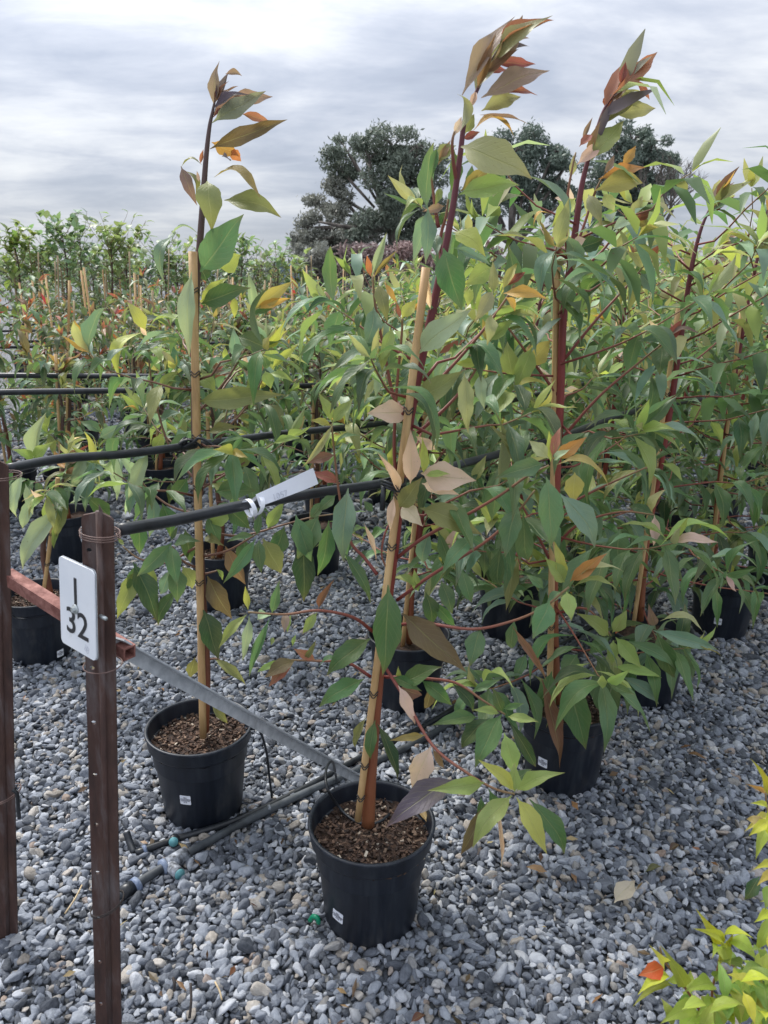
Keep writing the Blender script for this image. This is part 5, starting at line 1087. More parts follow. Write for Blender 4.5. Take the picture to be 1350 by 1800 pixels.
wire_loop(post, post_at(1590), .031, 2, mat='dark_twig', slope=.012)
MB().tube(spline([post_at(942) + Vector((.03, -.005, 0)), at_y(205, 938, 1.22), at_y(212, 934, 1.235)], 4), .0016, 5).build('wire_tie', M['wire'], post)
wire_loop(post0, at_y(10, 1398, 1.40), .032, 2, slope=.012)
MB().tube(spline([at_y(22, 1388, 1.37), at_y(30, 1396, 1.37), at_y(32, 1420, 1.37), at_y(34, 1438, 1.37)], 4), .004, 6).build('rubber_tie', M['poly'], post0)
wire_loop(post0, at_y(4, 838, 1.40), .034, 2)
# cable-grey clip behind the post top
MB().tube(spline([at_y(152, 918, 1.19), at_y(145, 930, 1.19), at_y(146, 948, 1.19), at_y(150, 956, 1.19)], 4), .0035, 6).build('clip', M['galv'], post)

def build_sign():
    yl, yr = 1.205, 1.135
    TL, TR, BR, BL = at_y(107, 981, yl), at_y(169, 1004, yr), at_y(164, 1162, yr), at_y(104, 1124, yl)
    c = (TL + TR + BR + BL) / 4; xa = ((TR + BR) - (TL + BL)); wd = xa.length / 2; xa.normalize(); xa.z = 0; xa.normalize()
    ya = ((TL + TR) - (BL + BR)); hd = ya.length / 2; ya.normalize(); ya = (ya - xa * ya.dot(xa)).normalized(); nr = xa.cross(ya).normalized()
    r = thing('sign', c, 'white upright plate reading I over 32, bolted to the rusty post', 'sign')
    w, h, rc = wd / 2, hd / 2, .009; loop = []
    for cx, cy, a0 in ((w - rc, h - rc, 0), (-w + rc, h - rc, 90), (-w + rc, -h + rc, 180), (w - rc, -h + rc, 270)):
        for k in range(6):
            a = R(a0 + 18 * k); loop.append(c + xa * (cx + rc * math.cos(a)) + ya * (cy + rc * math.sin(a)))
    MB().poly_prism(loop, nr * -.0022).build('plate', M['white'], r, flat=True)
    rim = [p + nr * -.0034 + (p - c).normalized() * .0006 for p in loop]
    MB().poly_prism(rim, nr * -.0012).build('backing', M['galv'], r, flat=True)
    def place(o, u, v, off, sx=1, sy=1):
        m = Matrix((xa * sx, ya * sy, nr)).transposed().to_4x4(); m.translation = xa * u + ya * v + nr * off; o.matrix_basis = m
    k = hd / .165
    # the I is a plain bar, the digits are condensed
    bw = .0042; bar = [c + xa * (u - .003) + ya * v + nr * .0006 for u, v in ((-bw, h * .66), (bw, h * .66), (bw, h * .07), (-bw, h * .07))]
    MB().poly_prism(bar, nr * -.001).build('lettering', M['ink'], r, flat=True)
    t = link_mesh('lettering', text_mesh('digits', '32', .064, M['ink'], 1, .0006), r); place(t, -.0005, -h * .39, .0006, wd / .076 * .80, 1.0)
    # zinc bolt with a washer
    b = c + xa * -.003 + ya * (-h * .035)
    MB().tube([b + nr * .0006, b + nr * .0026], .0085, 18).build('washer', M['zinc'], r)
    MB().tube([b + nr * .0026, b + nr * .0075], .0048, 6).build('bolt', M['zinc'], r, flat=True)
    q = c + xa * (w + .006) + ya * (-h * .02) + nr * -.012
    MB().tube([q - xa * .01, q + xa * .008], .0032, 8).build('bolt', M['zinc'], r)
    # faint four-lobed print in the lower corner
    m = MB()
    for a in range(4):
        o = c + xa * (w * .52) + ya * (-h * .82) + (xa * math.cos(a * 1.57 + .4) + ya * math.sin(a * 1.57 + .4)) * .0042
        m.tube([o + (xa * math.cos(b_) * .75 + ya * math.sin(b_)) * .0036 + nr * .0004 for b_ in [i * .7 for i in range(10)]], .0003, 4, cap=False)
    m.build('lettering', M['pencil'], r)
    return c
build_sign()

def square_bar(a, b, half, name, label, mat, wall=.003, group=None):
    ax = (b - a).normalized(); s = ax.cross(UPZ).normalized(); u = s.cross(ax).normalized(); m = MB()
    out = [(s + u) * half, (-s + u) * half, (-s - u) * half, (s - u) * half]; inn = [v * (1 - wall / half) for v in out]
    for p, ring in ((a, out), (b, out), (b, inn), (a, inn)): m.v += [p + v for v in ring]; m.along += [0] * 4
    for i in range(4):
        j = (i + 1) % 4
        for k in range(4): q, w = k * 4, ((k + 1) % 4) * 4; m.f.append((q + i, w + i, w + j, q + j))
    o = m.build(name, M[mat], flat=True, fix=True); tag(o, label, 'bar', group); return o
ba = at_y(12, 1012, 1.43); bb = at_y(228, 1148, 1.215)
square_bar(ba, bb, .0125, 'steel_bar', 'reddish square steel tube running behind the sign from post to post', 'rust_red')
def brace():
    a = at_y(200, 1118, 1.22); b = at_z(640, 1368, .02)
    ax = (b - a).normalized(); s = ax.cross(UPZ).normalized(); u = s.cross(ax).normalized(); m = MB()
    L = .026; t = .0032
    m.poly_prism([a, a + u * -L, b + u * -L, b], s * t); m.poly_prism([a + s * (t + .0003), a + s * L, b + s * L, b + s * (t + .0003)], u * -t)
    o = m.build('brace', M['galv'], flat=True, fix=True); tag(o, 'grey galvanised angle iron sloping from the numbered post down to the gravel', 'brace')
    bl = MB().tube([b + u * -.012 + s * -.001, b + u * -.012 + s * -.014], .010, 8); bl.build('bolt', M['zinc'], o)
brace()

# ------------------------------------------------------------------ white tag on the rail
def build_tag():
    a = at_y(452, 880, 1.45); b = at_y(556, 845, 1.52); xa = (b - a); L = xa.length; xa.normalize()
    ya = (at_y(447, 866, 1.45) - at_y(456, 892, 1.445)); W_ = ya.length * .92; ya.normalize(); nr = xa.cross(ya).normalized()
    r = thing('plant_tag', a, 'white paper tag looped round the thick black rail left of the front plant', 'tag')
    m = MB(); n = 8
    for i in range(n + 1):
        t = i / n; w = W_ * (.44 + .16 * min(1, t * 1.2)); cen = a + xa * (L * t) + ya * .010 * t + nr * (.004 + .010 * math.sin(t * 3.0))
        m.v += [cen - ya * w, cen + ya * w]; m.along += [0, 0]
        if i: q = 2 * i; m.f.append((q - 2, q, q + 1, q - 1))
    k = len(m.v); m.v += [v + nr * -.0008 for v in m.v]; m.along += [0] * k
    m.f += [tuple(reversed([i + k for i in f])) for f in list(m.f)]
    m.build('paper_strip', M['paper'], r, fix=True)
    for dx, tl in ((-.004, .35), (.012, -.5)):
        c = a + xa * (-.012 + dx); ax = r1[3] - r1[2]; ax.normalize(); e = ax.cross(UPZ).normalized(); f = ax.cross(e)
        mm = MB()
        ring = [c + Vector((0, 0, -.010)) + (e * math.cos(q) + f * math.sin(q)) * .0185 + ax * (tl * .012 * math.sin(q)) for q in [i * 6.2832 / 20 for i in range(21)]]
        for i, p in enumerate(ring):
            mm.v += [p - ax * .005, p + ax * .005]; mm.along += [0, 0]
            if i: q = 2 * i; mm.f.append((q - 2, q, q + 1, q - 1))
        mm.build('loop', M['paper'], r)
    t = link_mesh('lettering', text_mesh('handwriting', '1057', .017, M['pencil']), r)
    mt = Matrix((xa, ya, nr)).transposed().to_4x4(); mt.translation = xa * (L * .33) + nr * (.004 + .0088 + .0012) + ya * -.004; t.matrix_basis = mt
build_tag()

# ------------------------------------------------------------------ watering pipes on the gravel
def gpipe(pix, r, name, label, mat, per=6, z=None, group='watering pipes'):
    sp = spline([at_z(x, y, (r + .012) if zz is None else zz) for x, y, zz in pix], per)
    o = MB().tube(sp, r, 10).build(name, M[mat]); tag(o, label, 'pipe', group); return o
pA = gpipe([(238, 1500, None), (300, 1478, None), (420, 1440, None), (530, 1388, None), (640, 1328, None), (760, 1268, None), (900, 1180, None), (1010, 1120, None), (1200, 1000, None)], .0095, 'water_pipe', 'thin black water pipe with a teal-capped valve passing close to the left pot', 'poly')
pB = gpipe([(195, 1580, .03), (222, 1566, .03), (262, 1540, .025), (330, 1500, .025), (440, 1440, None), (540, 1392, None), (640, 1348, None), (760, 1290, None), (880, 1215, None), (1000, 1140, None), (1200, 1010, None)], .0118, 'water_pipe', 'thicker dusty black water pipe running from the numbered post behind the front pot', 'poly_dusty')
pC = gpipe([(222, 1462, .055), (228, 1480, .035), (236, 1499, None)], .0095, 'pipe_end', 'upturned black pipe end at the elbow beside the numbered post', 'poly')
pC.name = 'elbow'; pC.parent = pA; pC['label'] = 'upturned end of the pipe'; del pC['category']; del pC['group']
def cap(parent, px, py, z, axis, r, L, body, name='valve'):
    c = at_z(px, py, z); ax = Vector(axis).normalized()
    v = MB().tube([c - ax * L, c - ax * .002], r * 1.14, 14).build(name, M[body], parent)
    MB().tube([c - ax * .0018, c + ax * .0015], r, 18).build('cap', M['teal'], v)
to_cam = (CAM - at_z(305, 1480, .03)).normalized()
cap(pA, 305, 1480, .035, Vector((.15, -.85, .35)), .0125, .026, 'poly')
cap(pB, 316, 1537, .03, Vector((.75, -.75, .12)), .0135, .048, 'pale_fit')
def collar(parent, p, q, r, mat, name='clip'):
    MB().tube([p, q], r, 12).build(name, M[mat], parent)
def gz(x, y, z=.025): return at_z(x, y, z)
collar(pB, gz(234, 1560), gz(242, 1554), .021, 'blue_clip'); collar(pB, gz(284, 1526), gz(291, 1522), .021, 'blue_clip')
collar(pB, gz(294, 1520), gz(328, 1500), .0195, 'pale_fit', 'coupling'); collar(pB, gz(212, 1572, .03), gz(236, 1557), .018, 'poly', 'coupling')
collar(pA, gz(252, 1495), gz(257, 1493), .0125, 'blue_clip')
# drip tubes
def drip(pts, label):
    o = MB().tube(spline(pts, 6), .0036, 7).build('drip_tube', M['poly']); tag(o, label, 'tube', 'drip tubes'); return o
drip([at_z(592, 1372, .03), at_y(585, 1340, 1.75), at_y(574, 1350, 1.66), at_y(575, 1385, 1.58), at_z(597, 1420, .255), at_z(622, 1442, .244), at_z(648, 1449, .241), at_z(670, 1443, .241), at_z(684, 1432, .236)], 'thin black drip tube looping into the front pot')
drip([at_y(440, 1282, 1.90), at_y(456, 1284, 1.90), at_y(468, 1320, 1.92), at_y(473, 1360, 1.94), at_z(478, 1402, .02)], 'thin black drip tube hanging down the right side of the left pot')
drip([at_z(15, 1052, .26), at_z(16, 1066, .295), at_z(26, 1085, .25), at_z(45, 1088, .24)], 'thin black drip tube curling over the rim of the pot behind the sign')

# ------------------------------------------------------------------ small things lying about
def lying_leaf(px, py, ang, L, w, col, shape, label, z=.030):
    p = at_z(px, py, z); d = Vector((math.cos(ang), math.sin(ang), rnd.uniform(-.05, .12)))
    o = bpy.data.objects.new('fallen_leaf', LEAF[shape][0].copy()); COL.objects.link(o)
    y = d.normalized(); zv = (UPZ - y * y.z + Vector((0, -.25, 0))).normalized(); zv = (zv - y * zv.dot(y)).normalized(); x = y.cross(zv)
    m = Matrix((x * w, y * L, zv * L)).transposed().to_4x4(); m.translation = p - y * L * .5; o.matrix_basis = m; o.color = PAL[col] if isinstance(col, str) else col
    tag(o, label, 'leaf', 'leaves fallen on the gravel')
lying_leaf(1098, 1567, .75, .095, .046, rgb(216, 204, 186), 'f', 'beige dead leaf lying alone on the open gravel at right', .038)
lying_leaf(943, 1528, 2.9, .055, .020, rgb(146, 108, 88), 'w', 'brown curled leaf on the gravel below the low branch', .034)
lying_leaf(1226, 1330, -.7, .065, .016, rgb(150, 116, 80), 'f', 'narrow tan leaf on the gravel at far right')
lying_leaf(1149, 1528, .3, .05, .016, rgb(110, 112, 78), 'r', 'olive leaf lying above the beige dead leaf')
lying_leaf(742, 1430, 1.9, .055, .022, rgb(196, 160, 122), 'r', 'tan dry leaf standing inside the rim of the front pot', .255)
lying_leaf(1185, 1490, .5, .04, .018, rgb(92, 70, 60), 'r', 'dark brown leaf scrap right of the pot with reddish tree')
lying_leaf(270, 905, .2, .06, .03, rgb(190, 110, 86), 'f', 'orange-brown leaf on the gravel behind the numbered post')
lying_leaf(735, 1790, .5, .035, .016, rgb(120, 84, 66), 'r', 'small brown leaf at the bottom edge of the photo')
def stick(pa, pb, za, zb, r, mat, label):
    o = MB().tube(spline([at_z(*pa, za), at_z((pa[0] + pb[0]) / 2 + 2, (pa[1] + pb[1]) / 2, (za + zb) / 2 + .003), at_z(*pb, zb)], 4), [r] * 9, 6).build('twig', M[mat]); tag(o, label, 'twig', 'twigs on the gravel')
stick((144, 1556), (114, 1606), .035, .03, .0022, 'straw', 'pale straw lying between the two posts')
stick((335, 1728), (333, 1790), .06, .02, .0028, 'dark_twig', 'dark twig poking out of the gravel in front of the left pot')
stick((304, 1718), (306, 1742), .05, .03, .003, 'dark_twig', 'short dark twig left of the taller one')
stick((378, 1726), (390, 1758), .04, .03, .002, 'straw', 'thin brown stalk right of the dark twigs')
o = MB().tube(spline([at_z(545, 1618, .03), at_z(551, 1611, .048), at_z(558, 1614, .05), at_z(560, 1622, .03)], 4), [.006] * 13, 7).build('plastic_strip', M['green_plastic']); tag(o, 'bright green plastic strip at the foot of the front pot', 'plastic strip')

# ------------------------------------------------------------------ yellow-green shrub at the lower right corner
def corner_shrub():
    Y = .98; base = Vector((.70, .84, 0))
    r = potted('shrub', base, 'yellow-green shrub leaning into the lower right corner, one leaf orange', None, 'shrub')
    tw = M['twig_red']
    def br(p): pix_branch(r, Y, p, .0030, .0014, tw)
    c0 = [(1330, 1990, .0), (1300, 1900, .0), (1260, 1800, .0)]
    br([(1345, 2020, -.02), (1310, 1900, -.02), (1245, 1800, -.02), (1200, 1730, -.03), (1168, 1690, -.03), (1160, 1665, -.03)])
    br([(1345, 2020, .0), (1280, 1860, .0), (1252, 1760, .0), (1262, 1700, .0), (1272, 1650, .0)])
    br([(1365, 1990, .0), (1380, 1800, .03), (1345, 1720, .03), (1300, 1706, .03), (1285, 1695, .03)])
    br([(1400, 1950, .05), (1400, 1700, .06), (1375, 1540, .06), (1352, 1440, .06), (1345, 1390, .06)])
    br([(1400, 1950, .05), (1420, 1700, .04), (1395, 1640, .04), (1360, 1600, .04)])
    y1, y2, y3, y4_ = rgb(194, 194, 66), rgb(166, 180, 76), rgb(200, 186, 88), rgb(128, 156, 72)
    PAL['y1'], PAL['y2'], PAL['y3'], PAL['y4'], PAL['or'] = y1, y2, y3, y4_, rgb(224, 104, 52)
    L = [(1168, 1700, 1122, 1715, 34, 'or', 'a', -.03, -.04), (1166, 1690, 1140, 1660, 22, 'y3', 'a'), (1205, 1735, 1160, 1660, 30, 'y2', 'a', -.03, -.03), (1180, 1720, 1120, 1750, 26, 'y1', 'd', -.03, -.06), (1185, 1735, 1112, 1770, 22, 'y2', 'd', -.03, -.06), (1200, 1740, 1170, 1725, 24, 'y2', 'f'),
         (1210, 1750, 1214, 1705, 24, 'y2', 'u'), (1225, 1765, 1160, 1800, 34, 'y2', 'a', -.03, -.07), (1230, 1775, 1190, 1830, 36, 'y2', 'a', -.02, -.06), (1240, 1780, 1280, 1760, 26, 'y2', 'a'), (1215, 1745, 1190, 1790, 24, 'y4', 'f'),
         (1270, 1660, 1222, 1596, 24, 'y1', 'a', .0, .0), (1266, 1665, 1218, 1632, 24, 'y1', 'a', .0, -.03), (1275, 1655, 1330, 1690, 36, 'y2', 'S', .0, -.03), (1274, 1655, 1325, 1650, 26, 'y1', 'd'), (1272, 1660, 1284, 1700, 28, 'y2', 'f', .0, -.04), (1265, 1668, 1252, 1685, 22, 'y2', 'a'),
         (1262, 1700, 1290, 1640, 16, 'y1', 'u'), (1255, 1735, 1200, 1745, 34, 'y2', 'a', .0, -.04), (1250, 1740, 1285, 1775, 28, 'y2', 'a'), (1252, 1760, 1222, 1790, 30, 'y2', 'a'), (1255, 1770, 1262, 1820, 36, 'y2', 'f'), (1256, 1720, 1280, 1705, 18, 'y4', 'f'),
         (1300, 1708, 1262, 1690, 24, 'y4', 'a'), (1290, 1700, 1320, 1750, 30, 'y2', 'a'), (1310, 1710, 1292, 1760, 28, 'y4', 'a', .03, .0), (1320, 1715, 1352, 1690, 26, 'y2', 'f'), (1335, 1720, 1300, 1800, 34, 'y2', 'a'), (1340, 1725, 1350, 1790, 40, 'y4', 'a'),
         (1352, 1600, 1325, 1622, 18, 'y1', 'a'), (1360, 1605, 1328, 1672, 26, 'y2', 'a', .04, .02), (1365, 1600, 1335, 1585, 20, 'y1', 'a'), (1350, 1640, 1380, 1690, 30, 'y1', 'a'), (1345, 1665, 1338, 1730, 30, 'y2', 'a'),
         (1346, 1390, 1318, 1332, 14, 'y1', 'a', .06, .06), (1345, 1395, 1310, 1378, 10, 'X', 'f', .06, .05), (1350, 1420, 1318, 1412, 14, 'y1', 'a'), (1352, 1430, 1308, 1462, 20, 'y3', 'a', .06, .03), (1352, 1440, 1316, 1470, 20, 'y1', 'a'), (1354, 1450, 1328, 1512, 22, 'y2', 'd', .06, .02), (1350, 1450, 1312, 1440, 20, 'T', 'a'),
         (1360, 1530, 1322, 1530, 24, 'y1', 'a'), (1362, 1540, 1330, 1558, 22, 'y3', 'a'), (1352, 1400, 1340, 1350, 16, 'y1', 'u'), (1356, 1470, 1350, 1420, 20, 'y1', 'f'), (1335, 1540, 1308, 1582, 26, 'D', 'a', .15, .14), (1355, 1555, 1345, 1600, 24, 'y4', 'a')]
    hero_leaves(r, Y, L, .02)
    rr = random.Random(77)
    for i in range(320):
        b0 = Vector((rr.uniform(.40, .80), rr.uniform(.84, 1.06), rr.uniform(.26, .60))); v = Vector((rr.uniform(-1, 1), rr.uniform(-1, 1), rr.uniform(-.5, .6))).normalized() * rr.uniform(.04, .06)
        q_ = px_of(b0)
        if q_[0] < 1165 or q_[1] < 1680 or (q_[0] - 1165) * .75 < 1800 - q_[1]: continue
        leaf_obj(r, b0, b0 + v, .018, UPZ, vary(PAL[rr.choice(['y1', 'y2', 'y4'])], .15, rr), rr.choice('adf'), rr=rr)
corner_shrub()

# ------------------------------------------------------------------ trees and shrubs on the horizon
def crown_mat(name, trans=.2):
    m, t, out = new_mat(name)
    at = t.n('ShaderNodeAttribute', {'attribute_name': 'leaf_tint'}); g = t.n('ShaderNodeNewGeometry')
    hs = t.n('ShaderNodeHueSaturation', None, Color=at.outputs['Color'], Value=t.math('MULTIPLY_ADD', g.outputs['Random Per Island'], .6)); hs.inputs['Value'].links[0].from_node.inputs[2].default_value = .7
    p = t.n('ShaderNodeBsdfPrincipled'); t.put(p.inputs['Base Color'], hs.outputs[0]); p.inputs['Roughness'].default_value = .55
    tr = t.n('ShaderNodeBsdfTranslucent'); t.put(tr.inputs[0], hs.outputs[0])
    ms = t.n('ShaderNodeMixShader', None, i0=trans); t.link(p.outputs[0], ms.inputs[1]); t.link(tr.outputs[0], ms.inputs[2]); t.link(ms.outputs[0], out.inputs[0]); return m
M['crown'] = crown_mat('tree crown')
def clump(m, c, rx, rz, n, size, col, g, droop=0.0, shell=.55):
    u = g.normal(size=(n, 3)); u /= np.linalg.norm(u, axis=1)[:, None]; rad = g.uniform(shell * .6, 1.0, n) ** .7 * np.where(g.random(n) < .2, g.uniform(1.0, 1.6, n), 1.0)
    lobes = g.normal(size=(7, 3)); lobes /= np.linalg.norm(lobes, axis=1)[:, None]
    bump = .72 + .34 * np.max(u @ lobes.T, axis=1)
    q = u * (rad * bump)[:, None] * np.array([rx, rx, rz])
    a = g.normal(size=(n, 3)) + np.array([0, 0, -droop * 2]); a /= np.linalg.norm(a, axis=1)[:, None]
    b = np.cross(a, g.normal(size=(n, 3))); b /= np.linalg.norm(b, axis=1)[:, None]
    s = size * g.uniform(.6, 1.3, n)
    for i in range(n):
        p = c + Vector(q[i]); A = Vector(a[i]) * s[i] * (1 + droop); B = Vector(b[i]) * s[i] * .42; k = len(m.v)
        m.v += [p - A, p + B, p + A, p - B]; m.along += [0] * 4; m.f.append((k, k + 1, k + 2, k + 3)); v = 1 + g.uniform(-.18, .18); m.tint.append((col[0] * v, col[1] * v, col[2] * v, 1))
def big_tree(name, label, Y, trunk_px, base_px, limbs, clumps, col, seed, leaf=.095, dens=1.0, droop=.3, group=None, cat='tree', dy=1.8):
    g = np.random.default_rng(seed); rr = random.Random(seed); k = Y / F_PX
    bp = at_y(base_px, 500, Y); base = Vector((bp.x, Y, 0))
    r = thing(name, base, label, cat, group)
    tp = at_y(*trunk_px, Y)
    sp = spline([base, base.lerp(tp, .5) + Vector((.2, 0, 0)), tp], 4); MB().tube(sp, taper(len(sp), Y * .010, Y * .007), 9).build('trunk', M['bark'], r)
    lm = MB()
    for pts in limbs:
        P_ = [tp] + [at_y(x, y, Y + rr.uniform(-1.5, 1.5)) for x, y in pts]; s_ = spline(P_, 4); lm.tube(s_, taper(len(s_), Y * .0050, Y * .0028, Y * .0012), 6)
    m = MB()
    for (x, y, rp, *c) in clumps:
        ctr = at_y(x, y, Y + rr.uniform(-dy, dy)); rad = rp * k
        for j in range(6):      # sub-clumps make the outline uneven and let sky through
            o = ctr + Vector((rr.uniform(-.75, .75), rr.uniform(-.7, .7), rr.uniform(-.7, .7))) * rad
            q = rad * rr.uniform(.34, .66)
            clump(m, o, q, q * rr.uniform(.55, .95), int(dens * 300 * (q / leaf / 7) ** 2) + 60, leaf, c[0] if c else col, g, droop)
            s_ = spline([tp.lerp(ctr, .35), ctr, o], 3); lm.tube(s_, taper(len(s_), Y * .0016, Y * .0006), 4)
    lm.build('limbs', M['bark'], r); m.build('crown', M['crown'], r, flat=True)
    return r
EUC, EUC2, GREY = rgb(118, 128, 114), rgb(112, 126, 114), rgb(140, 142, 132)  # gum crowns lightened, hazy glare is put into their colour
big_tree('eucalyptus_tree', 'broad dark gum tree with a weeping grey left side at the centre', 44, (690, 400), 690, [[(660, 330), (640, 270)], [(700, 330), (710, 260)], [(735, 350), (750, 290)], [(640, 390), (590, 330)], [(620, 400), (560, 390)]],
         [(612, 268, 40), (600, 300, 34), (650, 282, 38), (692, 262, 40), (735, 262, 36), (760, 285, 30), (665, 325, 44), (720, 320, 46), (755, 345, 44), (700, 370, 46), (660, 385, 40), (735, 395, 44), (596, 345, 34, GREY), (565, 365, 30, GREY), (580, 400, 38, GREY), (545, 400, 26, GREY), (625, 410, 40, GREY), (560, 430, 30, GREY), (700, 420, 40), (610, 440, 36, GREY), (535, 425, 24, GREY), (548, 450, 26, GREY), (590, 455, 30), (640, 450, 30), (700, 455, 30)], EUC, 1, dens=1.0)
big_tree('eucalyptus_tree', 'dark gum tree with a forking bare trunk right of centre on the horizon', 46, (902, 430), 902, [[(880, 395), (862, 350)], [(898, 380), (905, 320)], [(920, 390), (945, 340)], [(935, 400), (985, 360)], [(870, 410), (830, 380)]],
         [(905, 268, 34), (938, 255, 34), (975, 268, 34), (990, 300, 32), (925, 305, 40), (960, 325, 38), (890, 310, 30), (860, 340, 30), (835, 365, 28), (985, 345, 34), (905, 350, 26), (945, 370, 22), (1000, 380, 26), (815, 385, 24)], EUC2, 2, dens=1.0)
big_tree('eucalyptus_tree', 'rounder gum tree at right on the horizon beside a bare tree', 47, (1120, 420), 1120, [[(1110, 360), (1090, 300)], [(1130, 350), (1150, 290)], [(1100, 380), (1060, 330)]],
         [(1080, 268, 32), (1112, 252, 32), (1145, 258, 30), (1168, 285, 26), (1150, 310, 32), (1105, 300, 38), (1065, 305, 32), (1130, 345, 34), (1085, 345, 38), (1050, 350, 34), (1165, 345, 22), (1110, 390, 40), (1060, 400, 38)], EUC2, 3, dens=1.0)
def bare_tree():
    Y = 43; b0 = at_y(1150, 500, Y); base = Vector((b0.x, Y, 0)); rr = random.Random(8)
    r = thing('bare_tree', base, 'leafless grey tree at the right end of the horizon trees', 'tree')
    tp = at_y(1152, 410, Y); MB().tube([base, tp], [.22, .16], 7).build('trunk', M['bark'], r); m = MB()
    def rec(p, d, L, r0, n):
        e = p + d * L; q = [p, p.lerp(e, .5) + Vector((rr.uniform(-1, 1), rr.uniform(-1, 1), rr.uniform(-.5, 1))) * L * .07, e]; m.tube(q, [r0, r0 * .8, r0 * .6], 4, cap=False)
        if n == 0: return
        for k in range(3):
            v = (d + Vector((rr.uniform(-.75, .85), rr.uniform(-.6, .6), rr.uniform(-.35, .6)))).normalized(); rec(p.lerp(e, rr.uniform(.55, 1)), v, L * rr.uniform(.6, .8), r0 * .6, n - 1)
    for k in range(4): rec(tp, Vector((-.1 + .28 * k, rr.uniform(-.3, .3), .95)).normalized(), 1.5, .075, 4)
    m.build('limbs', M['bark'], r)
bare_tree()
PUR, PUR2, DKS = rgb(142, 124, 122), rgb(156, 132, 128), rgb(98, 98, 90)
for i, (px, Y, h, cl) in enumerate(((560, 30, 0, [(545, 455, 30, GREY), (565, 480, 30, DKS), (575, 450, 28, GREY)]), (630, 29, 0, [(610, 455, 30), (640, 440, 30), (655, 470, 34), (620, 490, 30, DKS)]), (705, 30, 0, [(690, 460, 34), (725, 445, 30), (715, 490, 30, DKS), (745, 470, 30)]),
                               (800, 31, 0, [(785, 455, 30), (820, 465, 30), (800, 490, 30, DKS)]), (880, 30, 0, [(850, 450, 28), (885, 465, 30), (870, 490, 28, DKS)]), (960, 32, 0, [(930, 455, 30), (965, 450, 30), (950, 480, 28)]), (500, 34, 0, [(520, 485, 14, G3)]))):
    rr = random.Random(50 + i)
    if i == 6: continue
    big_tree('horizon_shrub', ('grey-brown shrub at the left foot of the big gum tree', 'purplish brown shrub in front of the big gum tree', 'purplish brown shrub below the right side of the big gum tree', 'purplish shrub seen between the front plant and the forking trunk', 'purplish shrub at the foot of the forking trunk', 'purplish shrub behind the reddish leader of the bushy tree')[i], Y, (px, 480), px, [[(px - 20, 450)], [(px + 20, 450)]], cl, PUR if i % 2 else PUR2, 20 + i, leaf=.085, dens=.9, droop=.2, group='shrubs along the horizon', cat='shrub', dy=.8)
# a far-off wood closes the horizon
def far_wood():
    m = MB(); g = np.random.default_rng(4)
    for i in range(150):
        a = -1.15 + 2.3 * i / 150; d = g.uniform(95, 130); c = Vector((math.sin(a) * d, math.cos(a) * d, g.uniform(.6, 1.6))); rr_ = g.uniform(2.2, 4.2)
        clump(m, c, rr_, rr_ * .62, 110, .5, (.07, .10, .07), g, 0)
    o = m.build('far_wood', M['crown'], flat=True); tag(o, 'low dark line of far trees closing the horizon', 'trees', kind='stuff')
far_wood()
# shed with a blue-grey roof, just showing at the edge of the gum tree
def shed():
    b = at_y(520, 470, 60); base = Vector((b.x, 60, 0)); r = thing('shed', base, 'small blue-grey shed half hidden left of the big gum tree', 'shed')
    MB().box(base + Vector((0, 0, 1.1)), (1.1, 0, 0), (0, 1.5, 0), (0, 0, 1.1)).build('wall', simple_mat('shed wall', rgb(120, 140, 150), rgb(140, 160, 168), 2, .7, 0), r, flat=True)
    MB().box(base + Vector((0, 0, 2.26)), (1.25, 0, 0), (0, 1.7, 0), (0, 0, .06)).build('roof', simple_mat('shed roof', rgb(150, 170, 178), rgb(170, 186, 192), 2, .5, 0), r, flat=True)
shed()

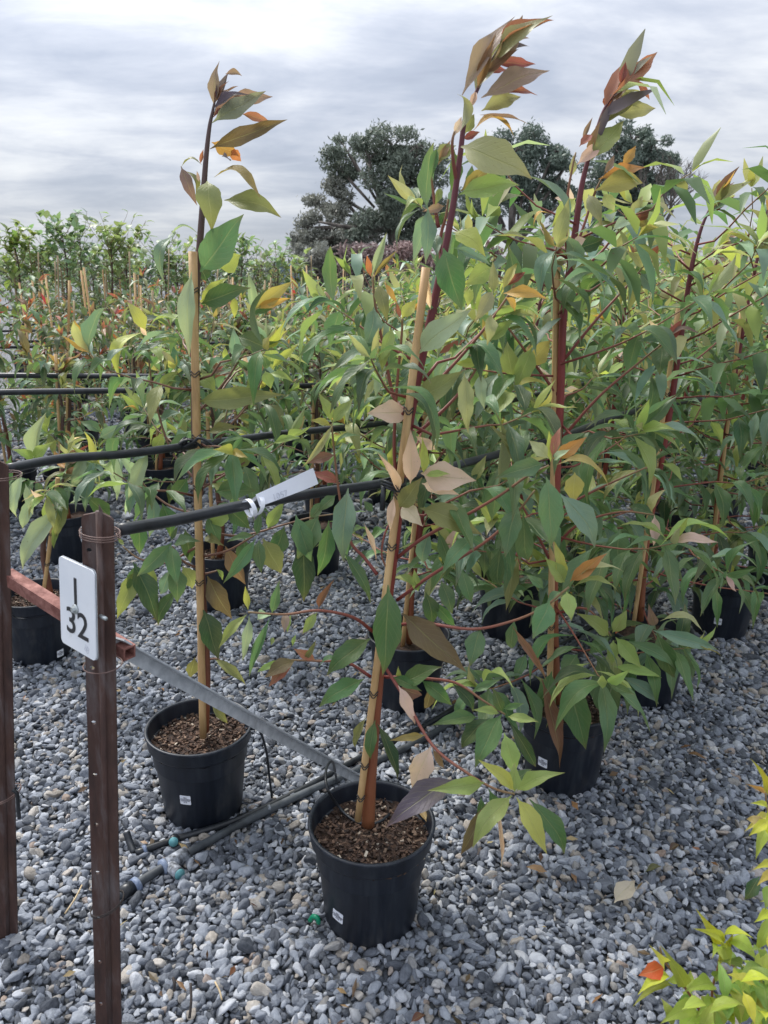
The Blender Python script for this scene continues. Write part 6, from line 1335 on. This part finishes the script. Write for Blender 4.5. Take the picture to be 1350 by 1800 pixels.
def leaf_litter():
    rr = random.Random(21); m = MB()
    for i in range(420):
        y = rr.uniform(.95, 5.5); x = rr.uniform(-.55, .55) * y + rr.uniform(-.3, .3); z = rr.uniform(.016, .028)
        a = rr.uniform(0, 6.28); L = rr.uniform(.006, .022); w = L * rr.uniform(.15, .45)
        d = Vector((math.cos(a), math.sin(a), rr.uniform(-.3, .3))) * L; s = Vector((-math.sin(a), math.cos(a), rr.uniform(-.4, .4))) * w; c_ = Vector((x, y, z)); u = Vector((0, 0, L * .25))
        k = len(m.v); m.v += [c_ - d, c_ + s + u, c_ + d, c_ - s, c_ + u * .3]; m.along += [0] * 5
        m.f += [(k, k + 4, k + 1), (k + 4, k + 2, k + 1), (k, k + 3, k + 4), (k + 3, k + 2, k + 4)]
        col = vary(rr.choice([rgb(120, 84, 60), rgb(92, 64, 50), rgb(150, 112, 80), rgb(172, 150, 116), rgb(70, 54, 46)]), .2, rr); m.tint += [col] * 4
    o = m.build('leaf_litter', M['foliage'], flat=True); tag(o, 'small brown leaf scraps and bark bits scattered over the gravel', 'leaf litter', kind='stuff')
leaf_litter()

# labels that count along a group, so that each member can be found
ORD = ['first', 'second', 'third', 'fourth', 'fifth', 'sixth', 'seventh', 'eighth', 'ninth', 'tenth', 'eleventh', 'twelfth', 'thirteenth', 'fourteenth', 'fifteenth', 'sixteenth', 'seventeenth', 'eighteenth', 'nineteenth', 'twentieth', 'twenty-first', 'twenty-second']
def count_off(group, text, match=None):
    os_ = [o for o in COL.objects if o.get('group') == group and o.parent is None and (match is None or match in o['label'])]
    os_.sort(key=lambda o: px_of(o.location + UPZ * 1.2)[0])
    for i, o in enumerate(os_):
        if i < len(ORD): o['label'] = text % ORD[i]
count_off('tall saplings on the left skyline', 'bright green sapling against the sky, %s from the left on the skyline')
count_off('reddish trees behind the rails', 'dark reddish staked tree behind the rails, %s from the left')
count_off('red-tipped saplings of the distant rows', 'red-tipped staked sapling in the distant rows, %s from the left')
count_off('trees deep in the third row', 'green leafy tree deep in the third row, %s from the left')
count_off('pale trees behind the right-hand foliage', 'pale-leaved tree showing over the right-hand foliage, %s from the left')
count_off('red-leaved saplings at the right edge', 'tall red-leaved sapling behind the right-hand foliage, %s from the left')
